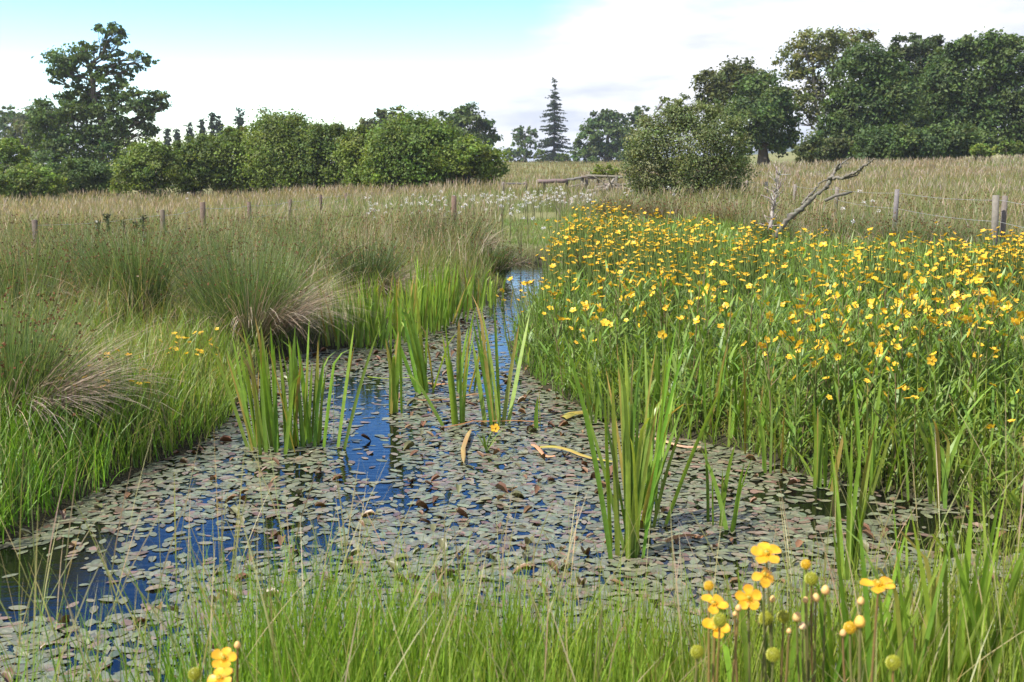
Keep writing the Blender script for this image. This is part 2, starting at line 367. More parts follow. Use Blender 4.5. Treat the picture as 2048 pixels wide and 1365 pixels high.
def tree(name, label, cat, base, Y, lobes, dens, leaf, cols, wts=(1, 1, 1), trunk=.25, bark=BARK_GREY, group=None, depth=1.0, clump=.30, up=.5,
         shell=(.55, 1.02), twigs=5, stems=1, low=-.75, flat=.7):
    """base = pixel of the foot, lobes = (px, py, rx, ry) as seen from the photo's distance Y; built as real volumes round the foot"""
    b = at(base[0], base[1], Y); b[2] = H1(b[0], Y)-.05
    root = thing(name, label, cat, b, group)
    k = Y/F/CP
    crown, wood = MB(), MB()
    top = min(l[1]-l[3]*.4 for l in lobes)
    L = []
    gr = 1.14 if (name == 'broad_tree' and Y < 90) else 1.0
    for (lx, ly, rx, ry) in lobes:
        rx, ry = rx*gr, ry*gr
        c = at(lx, ly, Y)-b; rr = np.array([rx*k, (rx+ry)/2*k*depth, ry*k])
        c[1] += rng.uniform(-.5, .5)*rr[1]*.8
        L.append((c, rr))
    for s in range(stems):
        tp = at(base[0], top, Y)-b; ww = sum(l[2]*l[3] for l in lobes)
        tp[0] = sum((l[0]-base[0])*l[2]*l[3] for l in lobes)/ww*k*.8; 
        if stems > 1: tp[0] += (s-(stems-1)/2)*.22*tp[2]; tp[1] += rng.uniform(-.1, .1)*tp[2]
        tp[2] *= .86 if s == 0 else rng.uniform(.5, .75)
        off = np.array([(s-(stems-1)/2)*trunk*1.1, rng.uniform(-.2, .2)*trunk*2, 0]) if stems > 1 else np.zeros(3)
        P = wiggle(off, tp, 9, .02*tp[2]); t = np.linspace(0, 1, 9)
        tube(wood, P, trunk*(1-.8*t)*(1+.6*np.exp(-t*12))/(1 if stems == 1 else 1.5), 7, bark)
        if s == 0: TP = P
    for (c, rr) in L:
        # limb from the trunk to the lobe
        zt = max(.12*TP[-1][2], min(c[2]-.35*np.hypot(c[0], c[1])-.2*rr[2], TP[-2][2])); j = int(np.argmin(abs(TP[:, 2]-zt)))
        rb = trunk*(.34-.22*j/9)
        Lp = wiggle(TP[j], c, 6, .04*np.linalg.norm(c-TP[j])); tube(wood, Lp, np.linspace(rb, rb*.3, 6), 5, bark)
        cc = lobe_leaves(crown, c, rr, int(DENS*dens*rr[0]*rr[2]), leaf, cols, wts, clump=clump, shell=shell, up=up, low=low, flat=flat)
        for q in rng.choice(len(cc), min(twigs, len(cc)), replace=False):
            tube(wood, wiggle(Lp[3], cc[q], 5, .03*np.linalg.norm(cc[q]-Lp[3])), np.linspace(rb*.35, rb*.08, 5), 4, bark, cap=False)
    obj('trunk', wood.mesh('trunk'), M_BARK, root)
    obj('crown', crown.mesh('crown', False), M_FOL, root)
    return root
def conifer(name, label, base, Y, top, w, cols, n=34, leaf=.5, group=None, gap=.0):
    b = at(base[0], base[1], Y); b[2] = H1(b[0], Y)-.05
    k = Y/F/CP; h = CAM_H+(330-top)*k*1.0-b[2]; rw = w*k/2
    root = thing(name, label, 'conifer', b, group); crown, wood = MB(), MB()
    tube(wood, [(0, 0, 0), (0, 0, h*.5), (.1, 0, h*.98)], [h*.016, h*.01, .03], 6, BARK_DARK)
    for i in range(n):
        z = h*(.05+.93*(i/(n-1))**.92); rad = rw*(1-z/h)**.85*rng.uniform(.75, 1.15)+.05*rw
        nb = max(5, int(9*(1-z/h)+5))
        for a in rng.uniform(0, 2*math.pi)+np.arange(nb)*2*math.pi/nb+rng.normal(0, .3, nb):
            if rng.random() < .15: continue
            z += rng.normal(0, .010*h)
            rl = rad*rng.uniform(.35, 1.3); t = np.linspace(0, 1, 5)
            droop = rl*(-.28*t+.34*t*t-.12*t**3)-.12*rl*t
            P = np.stack([np.cos(a)*rl*t, np.sin(a)*rl*t, z+droop], -1)
            tube(wood, P, np.linspace(.03, .008, 5)*h/18, 3, BARK_DARK, cap=False)
            m = max(4, int(rl*16/leaf*.55)); s = rng.uniform(.12, 1.02, m)
            C = np.stack([np.interp(s, t, P[:, j]) for j in range(3)], -1)+rng.normal(0, 1, (m, 3))*np.array([.5, .5, .25])*leaf*.55*(1.1-.5*s)[:, None]
            C[:, 2] -= leaf*.12
            cl = pick(cols, (1, 1, 1), m, .2)
            crown.add(*(lambda v, q, c: (v, q, None, c))(*leaf_cards(C, np.array([0, 0, .8])+rng.normal(0, .6, (m, 3)), leaf*rng.uniform(.5, 1.1, m), cl, .4)))
    obj('trunk', wood.mesh('trunk'), M_BARK, root); obj('crown', crown.mesh('crown', False), M_FOL, root)
    return root

def ell(x, y, w, h, n, jit=.25):
    """irregular bunch of lobes filling a dome-shaped outline centred x, top y, width w, height h"""
    L = [(x, y+h*.55, w*.36, h*.42)]
    for i in range(n):
        a = math.pi*(i+.5)/n; rr = random.uniform(.8, 1.0)
        lw = w*random.uniform(.15, .24)
        L.append((x+math.cos(a)*(w*.5-lw*.9)*rr, y+h*.62-math.sin(a)*(h*.62-lw*.8)*rr, lw, lw*random.uniform(.75, 1.0)))
    for i in range(max(2, n//2)):
        lw = w*random.uniform(.15, .22)
        L.append((x+random.uniform(-.34, .34)*w, y+h*random.uniform(.68, .85), lw, min(lw*.9, h*.2)))
    return L

# the tall oak on the left
tree('oak_tree', 'tall ragged oak with open crown rising above the left end of the hedge', 'tree', (210, 378), 78,
     [(140, 112, 42, 26), (118, 142, 24, 24), (172, 120, 20, 18), (112, 162, 14, 10), (213, 62, 27, 16), (238, 66, 16, 12), (222, 88, 20, 12), (243, 84, 12, 12), (214, 112, 16, 16), (230, 130, 20, 12),
      (203, 150, 16, 16), (228, 168, 20, 14), (278, 118, 22, 12), (298, 122, 12, 14), (268, 138, 18, 9), (170, 170, 18, 14), (200, 185, 34, 18), (248, 182, 26, 14),
      (280, 196, 30, 16), (312, 200, 24, 20), (325, 214, 14, 14), (262, 214, 40, 18), (300, 222, 18, 12), (165, 200, 26, 20), (232, 238, 30, 18),
      (270, 258, 34, 20), (296, 268, 20, 20), (244, 280, 44, 24), (128, 205, 30, 24), (105, 235, 44, 34), (160, 245, 44, 34), (90, 280, 50, 36), (150, 300, 60, 40), (205, 305, 46, 36), (110, 330, 60, 40), (190, 345, 60, 34),
      (200, 212, 34, 22), (188, 142, 16, 14), (238, 108, 12, 10), (250, 152, 16, 11), (152, 150, 20, 12), (196, 96, 12, 12), (215, 150, 22, 20), (240, 205, 30, 18), (150, 178, 16, 12), (180, 225, 34, 24), (222, 262, 34, 24), (286, 240, 24, 16), (130, 128, 30, 22), (160, 96, 16, 12)],
     150, .27, G_DARK, (1, 2, 2), trunk=.42, bark=(.09, .075, .055), clump=.42, twigs=6, shell=(.35, 1.0), flat=.55)
# hedge and bushes
BX = 52
def bush(name, label, x, base, Y, top, w, n, cols, wts=(1, 1, 1), dens=720, leaf=.135, **kw):
    return tree(name, label, 'bush', (x, base), Y, ell(x, top, w, base-top, n), dens, leaf, cols, wts, trunk=.11, bark=BARK_DARK, stems=3,
                group=kw.pop('group', 'bushes of the field hedge'), clump=kw.pop('clump', .34), twigs=3, shell=kw.pop('shell', (.5, 1.16)), low=-.9, **kw)
bush('hedge_bush', 'bright yellow-green bush at the far left end of the hedge', 18, 392, 54, 268, 110, 6, G_BRIGHT)
bush('hedge_bush', 'low bright green bramble bush in front of the oak foot', 60, 402, 50, 330, 150, 6, G_BRIGHT, (1, 1, 3), leaf=.13)
bush('hedge_bush', 'dark low thicket spreading below the oak beside the yellow-green bush', 165, 396, 56, 320, 150, 6, G_DARK, (1, 1, 2))
bush('hedge_bush', 'mid green elder bush with pale flower specks just right of the oak', 300, 392, 52, 285, 150, 7, G_MID, (1, 2, 1))
bush('hedge_bush', 'darker hedge bush below the group of small dark conifers', 392, 390, 54, 268, 150, 7, G_MID, (2, 1, 3))
bush('hedge_bush', 'mid green hedge bush left of the tallest ragged hedge top', 470, 390, 54, 250, 150, 7, G_MID, (2, 2, 1))
bush('hedge_bush', 'tallest hedge bush with ragged twiggy top near the hedge middle', 570, 388, 54, 226, 190, 9, G_MID, (2, 3, 1))
bush('hedge_bush', 'dark green hedge bush right of the tallest ragged one', 660, 388, 53, 246, 160, 8, G_MID, (1, 1, 4))
bush('hedge_bush', 'rounded hedge bush with dark hollow below its bright top', 735, 386, 51, 248, 150, 8, G_MID, (1, 2, 2))
bush('hedge_bush', 'broad bright green hawthorn dome near the right end of the hedge', 835, 384, 49, 234, 210, 10, G_BRIGHT, (2, 1, 3))
bush('hedge_bush', 'sloping yellow-green bush that ends the hedge on the right', 938, 378, 48, 282, 150, 7, G_BRIGHT, (2, 2, 2))
# trees behind the hedge
tree('broad_tree', 'dark domed tree at the left edge beyond the hedge', 'tree', (10, 330), 150, ell(12, 202, 90, 130, 6), 24, .62, G_DARK, trunk=.4)
tree('broad_tree', 'wide low olive tree between the left edge and the oak', 'tree', (75, 330), 140, ell(85, 208, 150, 120, 7), 24, .6, G_OLIVE, (1, 1, 3), trunk=.4)
tree('broad_tree', 'rounded olive tree behind the hedge, left of the darker round one', 'tree', (775, 335), 120, ell(778, 208, 160, 120, 8), 34, .5, G_OLIVE, (1, 1, 4), trunk=.4)
tree('broad_tree', 'large round dark tree standing behind the right end of the hedge', 'tree', (920, 340), 125, ell(918, 214, 152, 125, 9)+[(965, 270, 26, 30)], 34, .5, G_DARK, (1, 1, 2), trunk=.4)
CG = 'small dark conifers beyond the hedge'
conifer('conifer', 'small dark conifer lowest in the row above the hedge, next to the oak', (338, 330), 170, 262, 26, G_BLUE, 16, 1.0, CG)
conifer('conifer', 'small dark conifer second from the oak in the row above the hedge', (357, 330), 170, 262, 26, G_BLUE, 16, 1.0, CG)
conifer('conifer', 'small rounded dark conifer in the middle of the row above the hedge', (383, 330), 165, 252, 32, G_BLUE, 16, 1.0, CG)
conifer('conifer', 'slim dark conifer just left of the tallest pair above the hedge', (408, 330), 165, 243, 24, G_BLUE, 18, 1.0, CG)
conifer('conifer', 'left one of the tallest conifer pair above the hedge', (428, 330), 160, 230, 24, G_BLUE, 18, 1.0, CG)
conifer('conifer', 'right one of the tallest conifer pair above the hedge', (441, 330), 160, 234, 26, G_BLUE, 18, 1.0, CG)
conifer('conifer', 'single pointed conifer right of the conifer row above the hedge', (483, 330), 150, 224, 44, G_BLUE, 18, 1.0, CG)
# middle distance, on the far field crest
tree('broad_tree', 'small flat-topped tree on the far crest left of the tall spruce', 'tree', (1050, 322), 200, [(1050, 262, 22, 10), (1034, 272, 13, 12), (1066, 270, 13, 12), (1050, 280, 22, 12), (1036, 292, 12, 10), (1064, 290, 12, 10)], 24, .62, G_DARK, trunk=.35, shell=(.4, 1.0))
conifer('spruce_tree', 'tall narrow dark spruce standing alone on the far field crest', (1108, 325), 215, 165, 76, G_BLUE, 38, .62)
for x, y, w, h, c, lb in [(1015, 326, 34, 30, G_DARK, 'dark shrub at the left end of the far crest'), (1045, 326, 44, 32, G_DARK, 'dark shrub under the flat-topped tree on the far crest'),
                          (1078, 327, 26, 30, G_MID, 'upright green shrub just left of the tall spruce foot'), (1120, 325, 22, 20, G_DARK, 'small dark shrub right of the spruce foot'),
                          (1130, 325, 24, 16, G_BRIGHT, 'small bright green shrub right of the spruce foot')]:
    tree('crest_shrub', lb, 'bush', (x, y), 190, ell(x, y-h, w, h, 5), 40, .5, c, trunk=.08, bark=BARK_DARK, stems=2, group='shrubs on the far crest', twigs=2, low=-.9)
tree('broad_tree', 'broad dark tree on the crest between the spruce and the willow', 'tree', (1215, 330), 170, ell(1212, 216, 120, 112, 8)+[(1175, 285, 26, 34), (1165, 310, 22, 18), (1215, 310, 50, 22), (1250, 312, 40, 22)], 26, .6, G_DARK, trunk=.45)
tree('broad_tree', 'dark tree half hidden behind the top of the willow', 'tree', (1275, 330), 175, ell(1278, 212, 70, 110, 6), 26, .6, G_DARK, trunk=.4)
# willow
tree('willow_bush', 'large round grey-green willow with thin twiggy top behind the yellow flowers', 'bush', (1375, 398), 34,
     [(1375, 290, 70, 66), (1300, 290, 44, 42), (1285, 335, 38, 44), (1300, 370, 44, 26), (1340, 245, 40, 32), (1390, 236, 40, 30), (1440, 262, 44, 36), (1470, 300, 34, 34), (1455, 345, 42, 40), (1380, 355, 70, 40), (1420, 215, 26, 16), (1350, 212, 16, 16), (1475, 250, 20, 14), (1290, 250, 22, 16), (1365, 200, 10, 12), (1330, 200, 9, 9)],
     2000, .072, [(.175, .205, .080), (.145, .180, .070), (.105, .140, .052)], (2, 2, 1), trunk=.13, bark=(.10, .085, .06), stems=5, clump=.40, twigs=8, shell=(.4, 1.03), low=-.95)
bush('yellow_shrub', 'low yellow-green shrub beside the broken rail fence', 1208, 362, 42, 330, 66, 6, [(.20, .22, .035), (.16, .20, .03), (.12, .16, .03)], leaf=.10, dens=500, group='shrubs by the fence')
# the wood on the right
tree('broad_tree', 'olive-topped tree at the left end of the wood, behind the willow', 'tree', (1478, 330), 84,
     [(1440, 160, 40, 26), (1480, 145, 36, 20), (1425, 190, 28, 26), (1510, 160, 34, 26), (1490, 200, 60, 34)], 230, .28, G_OLIVE, (2, 2, 1), trunk=.35, shell=(.4, 1.02))
tree('broad_tree', 'dense dark tree with bare pale trunk foot right of the willow', 'tree', (1528, 332), 80,
     [(1530, 195, 46, 40), (1560, 225, 36, 36), (1500, 240, 50, 40), (1545, 265, 46, 30), (1520, 290, 44, 20), (1560, 290, 30, 16)], 270, .27, G_DARK, trunk=.4, bark=(.13, .11, .085))
tree('beech_tree', 'tallest airy olive beech of the wood with pale forked trunk', 'tree', (1648, 318), 86,
     [(1640, 82, 46, 22), (1600, 95, 34, 22), (1690, 78, 40, 20), (1735, 82, 28, 18), (1580, 122, 26, 20), (1625, 118, 40, 22), (1675, 112, 40, 24), (1600, 150, 32, 22), (1650, 150, 40, 24), (1710, 115, 30, 20), (1605, 190, 40, 22), (1585, 215, 36, 18), (1660, 190, 34, 22), (1640, 225, 44, 18), (1610, 240, 34, 12)],
     130, .27, [(.185, .190, .060), (.150, .165, .050), (.115, .135, .042)], (2, 2, 1), trunk=.36, bark=(.30, .26, .20), stems=2, shell=(.3, 1.02), clump=.42, twigs=9)
tree('broad_tree', 'dark green tree overlapping the beech on its right side', 'tree', (1730, 325), 78,
     [(1730, 120, 40, 26), (1715, 165, 44, 40), (1765, 150, 36, 36), (1740, 215, 60, 44), (1700, 230, 40, 40), (1735, 275, 64, 36), (1690, 295, 44, 30), (1770, 290, 50, 30), (1790, 205, 44, 50), (1680, 265, 40, 30)], 270, .27, G_DARK, (1, 2, 2), trunk=.4)
tree('broad_tree', 'olive dark tree with ragged top between the two big dark trees', 'tree', (1830, 325), 88,
     [(1825, 92, 36, 18), (1860, 90, 20, 16), (1800, 110, 24, 20), (1830, 130, 44, 26), (1825, 180, 50, 40), (1835, 240, 60, 40), (1830, 285, 56, 28), (1868, 150, 30, 40), (1872, 215, 40, 50)], 240, .28, [(.055, .080, .026), (.07, .09, .03), (.04, .065, .022)], trunk=.4)
tree('broad_tree', 'huge rounded dark tree that fills the right edge', 'tree', (1965, 318), 80,
     [(1945, 95, 40, 22), (1985, 100, 44, 26), (1915, 115, 34, 26), (2025, 125, 40, 34), (1950, 150, 70, 40), (1900, 175, 44, 40), (2020, 190, 60, 50), (1940, 220, 70, 46), (2060, 240, 50, 50), (1890, 245, 46, 40), (1960, 275, 80, 30), (1890, 290, 50, 22), (2050, 285, 50, 26)], 250, .28, G_DARK, (1, 2, 2), trunk=.5)
bush('wood_edge_bush', 'olive spreading bush at the foot of the pale beech', 1650, 330, 74, 272, 130, 7, G_OLIVE, (1, 1, 2), dens=300, leaf=.22, group='bushes along the wood edge')
bush('wood_edge_bush', 'small bright green bush at the wood edge under the huge tree', 1962, 312, 66, 288, 50, 5, G_BRIGHT, dens=300, leaf=.18, group='bushes along the wood edge')
bush('wood_edge_bush', 'dark green bush at the wood edge close to the right side', 2020, 308, 66, 280, 60, 5, G_MID, dens=300, leaf=.18, group='bushes along the wood edge')
bush('wood_edge_bush', 'dark low bush under the overlapping dark tree at the wood edge', 1800, 325, 72, 258, 190, 8, G_DARK, dens=300, leaf=.22, group='bushes along the wood edge')
bush('wood_edge_bush', 'dark low bush below the ragged-topped tree at the wood edge', 1890, 318, 72, 252, 150, 8, G_DARK, dens=300, leaf=.22, group='bushes along the wood edge')

# ------------------------------------------------------------------ fences, gate, dead wood
def post(parent, p, h, r, c=(.17, .135, .10), square=False, lean=None):
    mb = MB(); r = r*.78; c = tuple(.62*v for v in c); ln = lean if lean is not None else rng.normal(0, .03, 2)
    P = np.array([(0, 0, -.3), (ln[0]*h*.5, ln[1]*h*.5, h*.5), (ln[0]*h, ln[1]*h, h)])
    tube(mb, P, [r*1.05, r, r*.96], 4 if square else 9, cvar(c, 1, .12)[0])
    o = obj('post', mb.mesh('post'), M_WOOD, parent, p); return P[-1]+np.array(p)
def fence(name, label, pts, hs, rs, wire_h=(), c=(.17, .135, .10), group=None):
    root = thing(name, label, 'fence', (pts[0][0], pts[0][1], H1(*pts[0])), group)
    W = []
    o0 = np.array(root.location)
    for (x, y), h, r in zip(pts, hs, rs):
        g = np.array([x, y, H1(x, y)]); post(root, g-o0, h, r, c); W.append((g-o0, h))
    for f in wire_h:
        mb = MB()
        for (a, ha), (b, hb) in zip(W[:-1], W[1:]):
            p = a+np.array([0, -.07, ha*f]); q_ = b+np.array([0, -.07, hb*f]); t = np.linspace(0, 1, 6)[:, None]
            P = p+(q_-p)*t; P[:, 2] -= (t*(1-t))[:, 0]*.14
            tube(mb, P, .0028, 4, (.26, .26, .25), cap=False)
        obj('wire', mb.mesh('wire'), M_METAL, root)
    return root
def fp(px, top, Y):
    p = at(px, top, Y); return (p[0], p[1]), p[2]-H1(p[0], p[1])
def fence_px(name, label, L, wire_h, c=(.17, .135, .10)):
    pts, hs, rs = [], [], []
    for px, top, Y, r in L:
        (x, y), h = fp(px, top, Y); pts.append((x, y)); hs.append(h); rs.append(r)
    return fence(name, label, pts, hs, rs, wire_h, c)
fence_px('post_fence', 'row of short brown fence posts sunk in tall grass on the left meadow',
         [(70, 440, 15, .05), (322, 420, 16.5, .045), (404, 405, 18, .058), (500, 404, 22, .05), (578, 399, 26, .05), (640, 390, 31, .055), (692, 387, 35, .055), (745, 385, 39, .055), (800, 383, 43, .055)], (.9, .6))
fence_px('post_fence', 'wire fence on grey posts crossing the rising field on the right',
         [(2230, 412, 12.5, .055), (1997, 391, 15.5, .06), (1793, 379, 20, .055), (1672, 374, 24.5, .055), (1590, 369, 29, .055), (1536, 364, 34, .06), (1494, 361, 39, .055), (1478, 360, 43, .05)], (.93, .62), (.25, .225, .20))
(x, y), h = fp(2010, 392, 15.6); r0 = thing('fence_post', 'second grey post leaning against the nearest right fence post', 'post', (x, y, H1(x, y))); post(r0, (0, 0, 0), h, .05, (.2, .18, .15)); 
(x, y), h = fp(908, 392, 20); r0 = thing('fence_post', 'lone brown stub post among white flowers by the rush tussock', 'post', (x, y, H1(x, y))); post(r0, (0, 0, 0), h, .06, (.15, .11, .08))
# broken rail fence in the middle
def rail_fence():
    Y0 = 40; b = at(1070, 366, Y0); b[2] = H1(b[0], Y0)
    root = thing('rail_fence', 'broken grey wooden rail fence across the end of the wet hollow', 'fence', b)
    spec = [(1006, 364, 41), (1052, 364, 41), (1075, 361, 40), (1090, 362, 40), (1134, 358, 40), (1164, 352, 39.5), (1172, 350, 39.5), (1192, 352, 39.5), (1232, 352, 39), (1258, 351, 39)]
    tops = []
    for px, top, Yp in spec:
        p = at(px, top, Yp); g = H1(p[0], Yp); post(root, np.array([p[0], Yp, g])-b, p[2]-g, .07, (.24, .21, .18)); tops.append(p-b)
    for (i, j, dz, r) in [(0, 1, -.05, .035), (2, 4, -.03, .085), (4, 5, -.02, .05), (5, 7, -.03, .045), (6, 9, -.03, .05), (7, 9, -.30, .045), (7, 9, -.52, .045), (4, 6, -.3, .04), (8, 9, -.72, .04)]:
        mb = MB(); tube(mb, wiggle(tops[i]+(0, -.1, dz), tops[j]+(0, -.1, dz+rng.uniform(-.05, .03)), 6, .012), r, 6, cvar((.15, .13, .115), 1, .1)[0]); obj('rail', mb.mesh('rail'), M_WOOD, root)
rail_fence()
for k_, (pl, lb) in enumerate([([(1190, 378, 37), (1262, 368, 37.5)], 'pale fallen branch lying below the rail fence'), ([(1175, 384, 36.5), (1235, 376, 37), (1264, 379, 37)], 'pale fallen log lying in front of the willow foot'),
                 ([(1208, 382, 36.6), (1222, 366, 37), (1230, 358, 37.2)], 'thin bleached stick propped up against the rail fence')]):
    P = np.array([at(*p) for p in pl]); b = P[0].copy(); mb = MB()
    n_ = 8; t = np.linspace(0, 1, n_); PP = np.stack([np.interp(t, np.linspace(0, 1, len(P)), P[:, j]) for j in range(3)], -1)-b+rng.normal(0, .015, (n_, 3))
    tube(mb, PP, np.linspace(.075, .03, n_), 7, (.22, .195, .16))
    for q_ in range(3):
        i = rng.integers(2, 7); tube(mb, wiggle(PP[i], PP[i]+rng.normal(0, .35, 3)+np.array([0, 0, .25]), 5, .02), np.linspace(.03, .01, 5), 5, (.22, .195, .16))
    r0 = thing('fallen_branch', lb, 'branch', b); obj('wood', mb.mesh('wood'), M_WOOD, r0)
# leaning dead tree
def dead_tree():
    Yd = 13.5
    def p(x, y, dy=0): return at(x, y, Yd+dy)
    b = p(1555, 462); root = thing('dead_tree', 'bare lichen-grey dead trunk leaning right with two forked limbs', 'dead tree', b)
    LC = (.135, .125, .10)
    def limb(name, pts, r, parent=root, sides=8, jit=.007):
        P = np.array([p(*q_) for q_ in pts])-b; n_ = len(P)*7; t = np.linspace(0, 1, n_)
        PP = np.stack([np.interp(t, np.linspace(0, 1, len(P)), P[:, j]) for j in range(3)], -1)+rng.normal(0, jit, (n_, 3))
        mb = MB(); rr = .5*np.interp(t, np.linspace(0, 1, len(r)), r)*(1+rng.normal(0, .22, n_)); tube(mb, PP, rr, sides, cvar(LC, n_*sides+2, .25, .04)); return obj(name, mb.mesh(name), M_LICHEN, parent)
    tr = limb('trunk', [(1548, 475), (1575, 440), (1610, 410), (1650, 375), (1664, 356)], [.085, .07, .06, .055, .04])
    limb('limb', [(1604, 408), (1622, 388), (1640, 366), (1660, 356)], [.03, .024, .02, .016], jit=.006)
    l1 = limb('limb', [(1660, 357, 0), (1672, 340, .2), (1686, 326, .4), (1704, 314, .6)], [.045, .035, .02, .008])
    limb('twig', [(1672, 342, .2), (1674, 334, .1), (1679, 328, 0)], [.03, .025, .015], l1); limb('twig', [(1688, 326, .4), (1698, 327, .3)], [.014, .006], l1)
    l2 = limb('limb', [(1658, 357, 0), (1685, 356, -.2), (1712, 346, -.4), (1730, 330, -.6), (1752, 317, -.8)], [.04, .036, .032, .024, .008])
    limb('twig', [(1690, 358, -.2), (1715, 350, -.4), (1722, 340, -.5)], [.025, .02, .012], l2); limb('twig', [(1738, 326, -.6), (1735, 320, -.6)], [.01, .004], l2)
    # second, small grey dead stem
    b2 = p(1545, 440, -.5)
    r2 = thing('dead_sapling', 'thin upright grey dead stem with stubby twigs left of the leaning trunk', 'dead tree', b2)
    mb = MB(); P = np.array([p(x, y, -.5) for x, y in [(1540, 455), (1546, 420), (1551, 390), (1556, 350)]])-b2
    t = np.linspace(0, 1, 14); PP = np.stack([np.interp(t, np.linspace(0, 1, 4), P[:, j]) for j in range(3)], -1)+rng.normal(0, .01, (14, 3))
    tube(mb, PP, np.linspace(.025, .006, 14), 6, (.30, .27, .24)); obj('stem', mb.mesh('stem'), M_LICHEN, r2)
    mb = MB()
    for i in range(70):
        k2 = rng.integers(1, 14); a = rng.normal(0, .07, 3)+np.array([0, 0, .08]); tube(mb, wiggle(PP[k2], PP[k2]+a, 4, .006), np.linspace(.006, .003, 4), 4, cvar((.30, .26, .23), 1, .2)[0])
    obj('twigs', mb.mesh('twigs'), M_LICHEN, r2)
    b3 = at(1655, 398, 19); r3 = thing('dead_branch', 'short grey dead branch poking from grass in front of the wire fence', 'branch', b3)
    mb = MB(); P = np.array([at(1650, 402, 19), at(1670, 392, 19), at(1690, 388, 19), at(1705, 384, 19.1)])-b3; tube(mb, P, [.03, .025, .03, .01], 6, LC); obj('wood', mb.mesh('wood'), M_LICHEN, r3)
dead_tree()

# ------------------------------------------------------------------ meadow grass and rushes (uncountable)
FLAT = [1, .95, .7, .05]; STALK = [.6, .45, .5, 1.5, .1]
TAN = [(.30, .245, .165), (.33, .25, .19), (.26, .225, .14), (.36, .28, .225)]
def scatter(n, u0, u1, y0, y1, b=.3, keep=None):
    t = rng.random(n); e = b+1
    yy = (y0**e+(y1**e-y0**e)*t)**(1/e); u = rng.uniform(u0, u1, n); xx = u*yy
    s = sdf(xx, yy); m = s > .02
    if keep is not None: m &= keep(xx, yy, s)
    xx, yy, s = xx[m], yy[m], s[m]
    return np.stack([xx, yy, H(xx, yy, s)-.01], -1)
def stuff_obj(name, label, cat, mb, mat):
    o = obj(name, mb.mesh(name), mat); return tag(o, label, cat, kind='stuff')
BED_PX = [(1000, 715), (1090, 782), (1180, 838), (1300, 870), (1480, 905), (1600, 955), (1760, 985), (1900, 1015), (2060, 1065), (2500, 1130), (2600, 640), (2048, 560), (1800, 545), (1600, 530), (1450, 500), (1300, 478), (1175, 458), (1145, 470), (1120, 510), (1118, 560), (1112, 600), (1085, 650), (1050, 690)]
BED = np.array([onz(x, y, .0)[:2] for x, y in BED_PX])
def add_blades(mb, P, hl, wl, cols, wts, ctip, seg=3, prof=FLAT, lean=(.0, .35), bend=(0, .7), wind=.25, tip=None, tips=.8, wgrow=True, cpow=1.5, twist=1.2):
    n = len(P); d = np.hypot(P[:, 0], P[:, 1])
    h = rng.uniform(*hl, n)*(.75+.5*vnoise(P[:, 0], P[:, 1], .7, 9)); w = rng.uniform(*wl, n)
    if wgrow: w = np.maximum(w, d*.0004)
    az = rng.uniform(0, 2*math.pi, n); cb = pick(cols, wts, n); pn = np.clip((vnoise(P[:, 0], P[:, 1], .22, 12)-.5)*1.6+.5+(vnoise(P[:, 0], P[:, 1], .9, 13)-.5)*.8, 0, 1)[:, None]; cb = cb*(np.array([1.16, .99, 1.06])*(1-pn)+np.array([.78, 1.0, .74])*pn); ct = cb*np.asarray(ctip)
    V, Q, C = blades(P, h, w, az, np.abs(rng.normal(lean[0], lean[1]*.6, n)), rng.uniform(*bend, n), seg, prof, cb, ct, twist, cpow, tip if tip is None else pick(tip, [1]*len(tip), n), tips)
    mb.add(V, Q, None, C)
# left meadow: green undergrowth, then tan seed stalks
GM = [(.16, .19, .07), (.20, .205, .095), (.24, .215, .125), (.13, .18, .055)]
CH = np.array([onz(x, y)[:2] for x, y in [(975, 600), (1000, 520), (1012, 452), (1120, 452), (1115, 520), (1105, 600)]])
def left_keep(x, y, s): return ~inside(BED, x, y) & ~inside(CH, x, y)
mb = MB()
P = scatter(42000, -.56, .10, 13, 56, .25, left_keep)
add_blades(mb, P, (.22, .50), (.004, .008), GM, (2, 2, 2, 1), (1.15, 1.0, .9), 2, [1, .85, .05], (.0, .55), (0, .9))
P = scatter(15000, -.56, .10, 13, 56, .25, left_keep)
add_blades(mb, P, (.38, .62), (.004, .007), GM, (1, 1, 3, 1), (1.5, 1.15, 1.0), 4, STALK, (.02, .4), (0, .6), tip=TAN, tips=.7)
stuff_obj('meadow_grass', 'tall tan and green seeding meadow grass left of the channel', 'grass', mb, M_GRASS)
# right field
GR = [(.16, .185, .07), (.22, .20, .10), (.27, .22, .13), (.14, .18, .055)]
mb = MB()
rk = lambda x, y, s: ~inside(BED, x, y) & (y > 9) & ~inside(CH, x, y)
P = scatter(40000, .03, .56, 11, 66, .25, rk); add_blades(mb, P, (.20, .48), (.004, .008), GR, (2, 2, 1, 2), (1.15, 1.0, .9), 2, [1, .85, .05], (.0, .55), (0, .9))
P = scatter(16000, .06, .56, 12, 66, .3, rk); add_blades(mb, P, (.36, .58), (.004, .007), GR, (1, 2, 2, 1), (1.4, 1.1, 1.0), 4, STALK, (.02, .4), (0, .6), tip=TAN+[(.30, .25, .21), (.28, .23, .19)], tips=.7)
stuff_obj('meadow_grass', 'tan seeding grass of the rising field on the right', 'grass', mb, M_GRASS)
mb = MB()
P = scatter(16000, -.1, .34, 56, 205, 0, lambda x, y, s: (x/y < .1) | (y < 90)); add_blades(mb, P, (.25, .5), (.02, .05), [(.19, .165, .075), (.15, .155, .06), (.23, .18, .09)], (1, 1, 1), (1.1, 1, .9), 2, [1, .8, .1])
stuff_obj('far_field_grass', 'pale olive grass of the distant field below the spruce', 'grass', mb, M_GRASS)
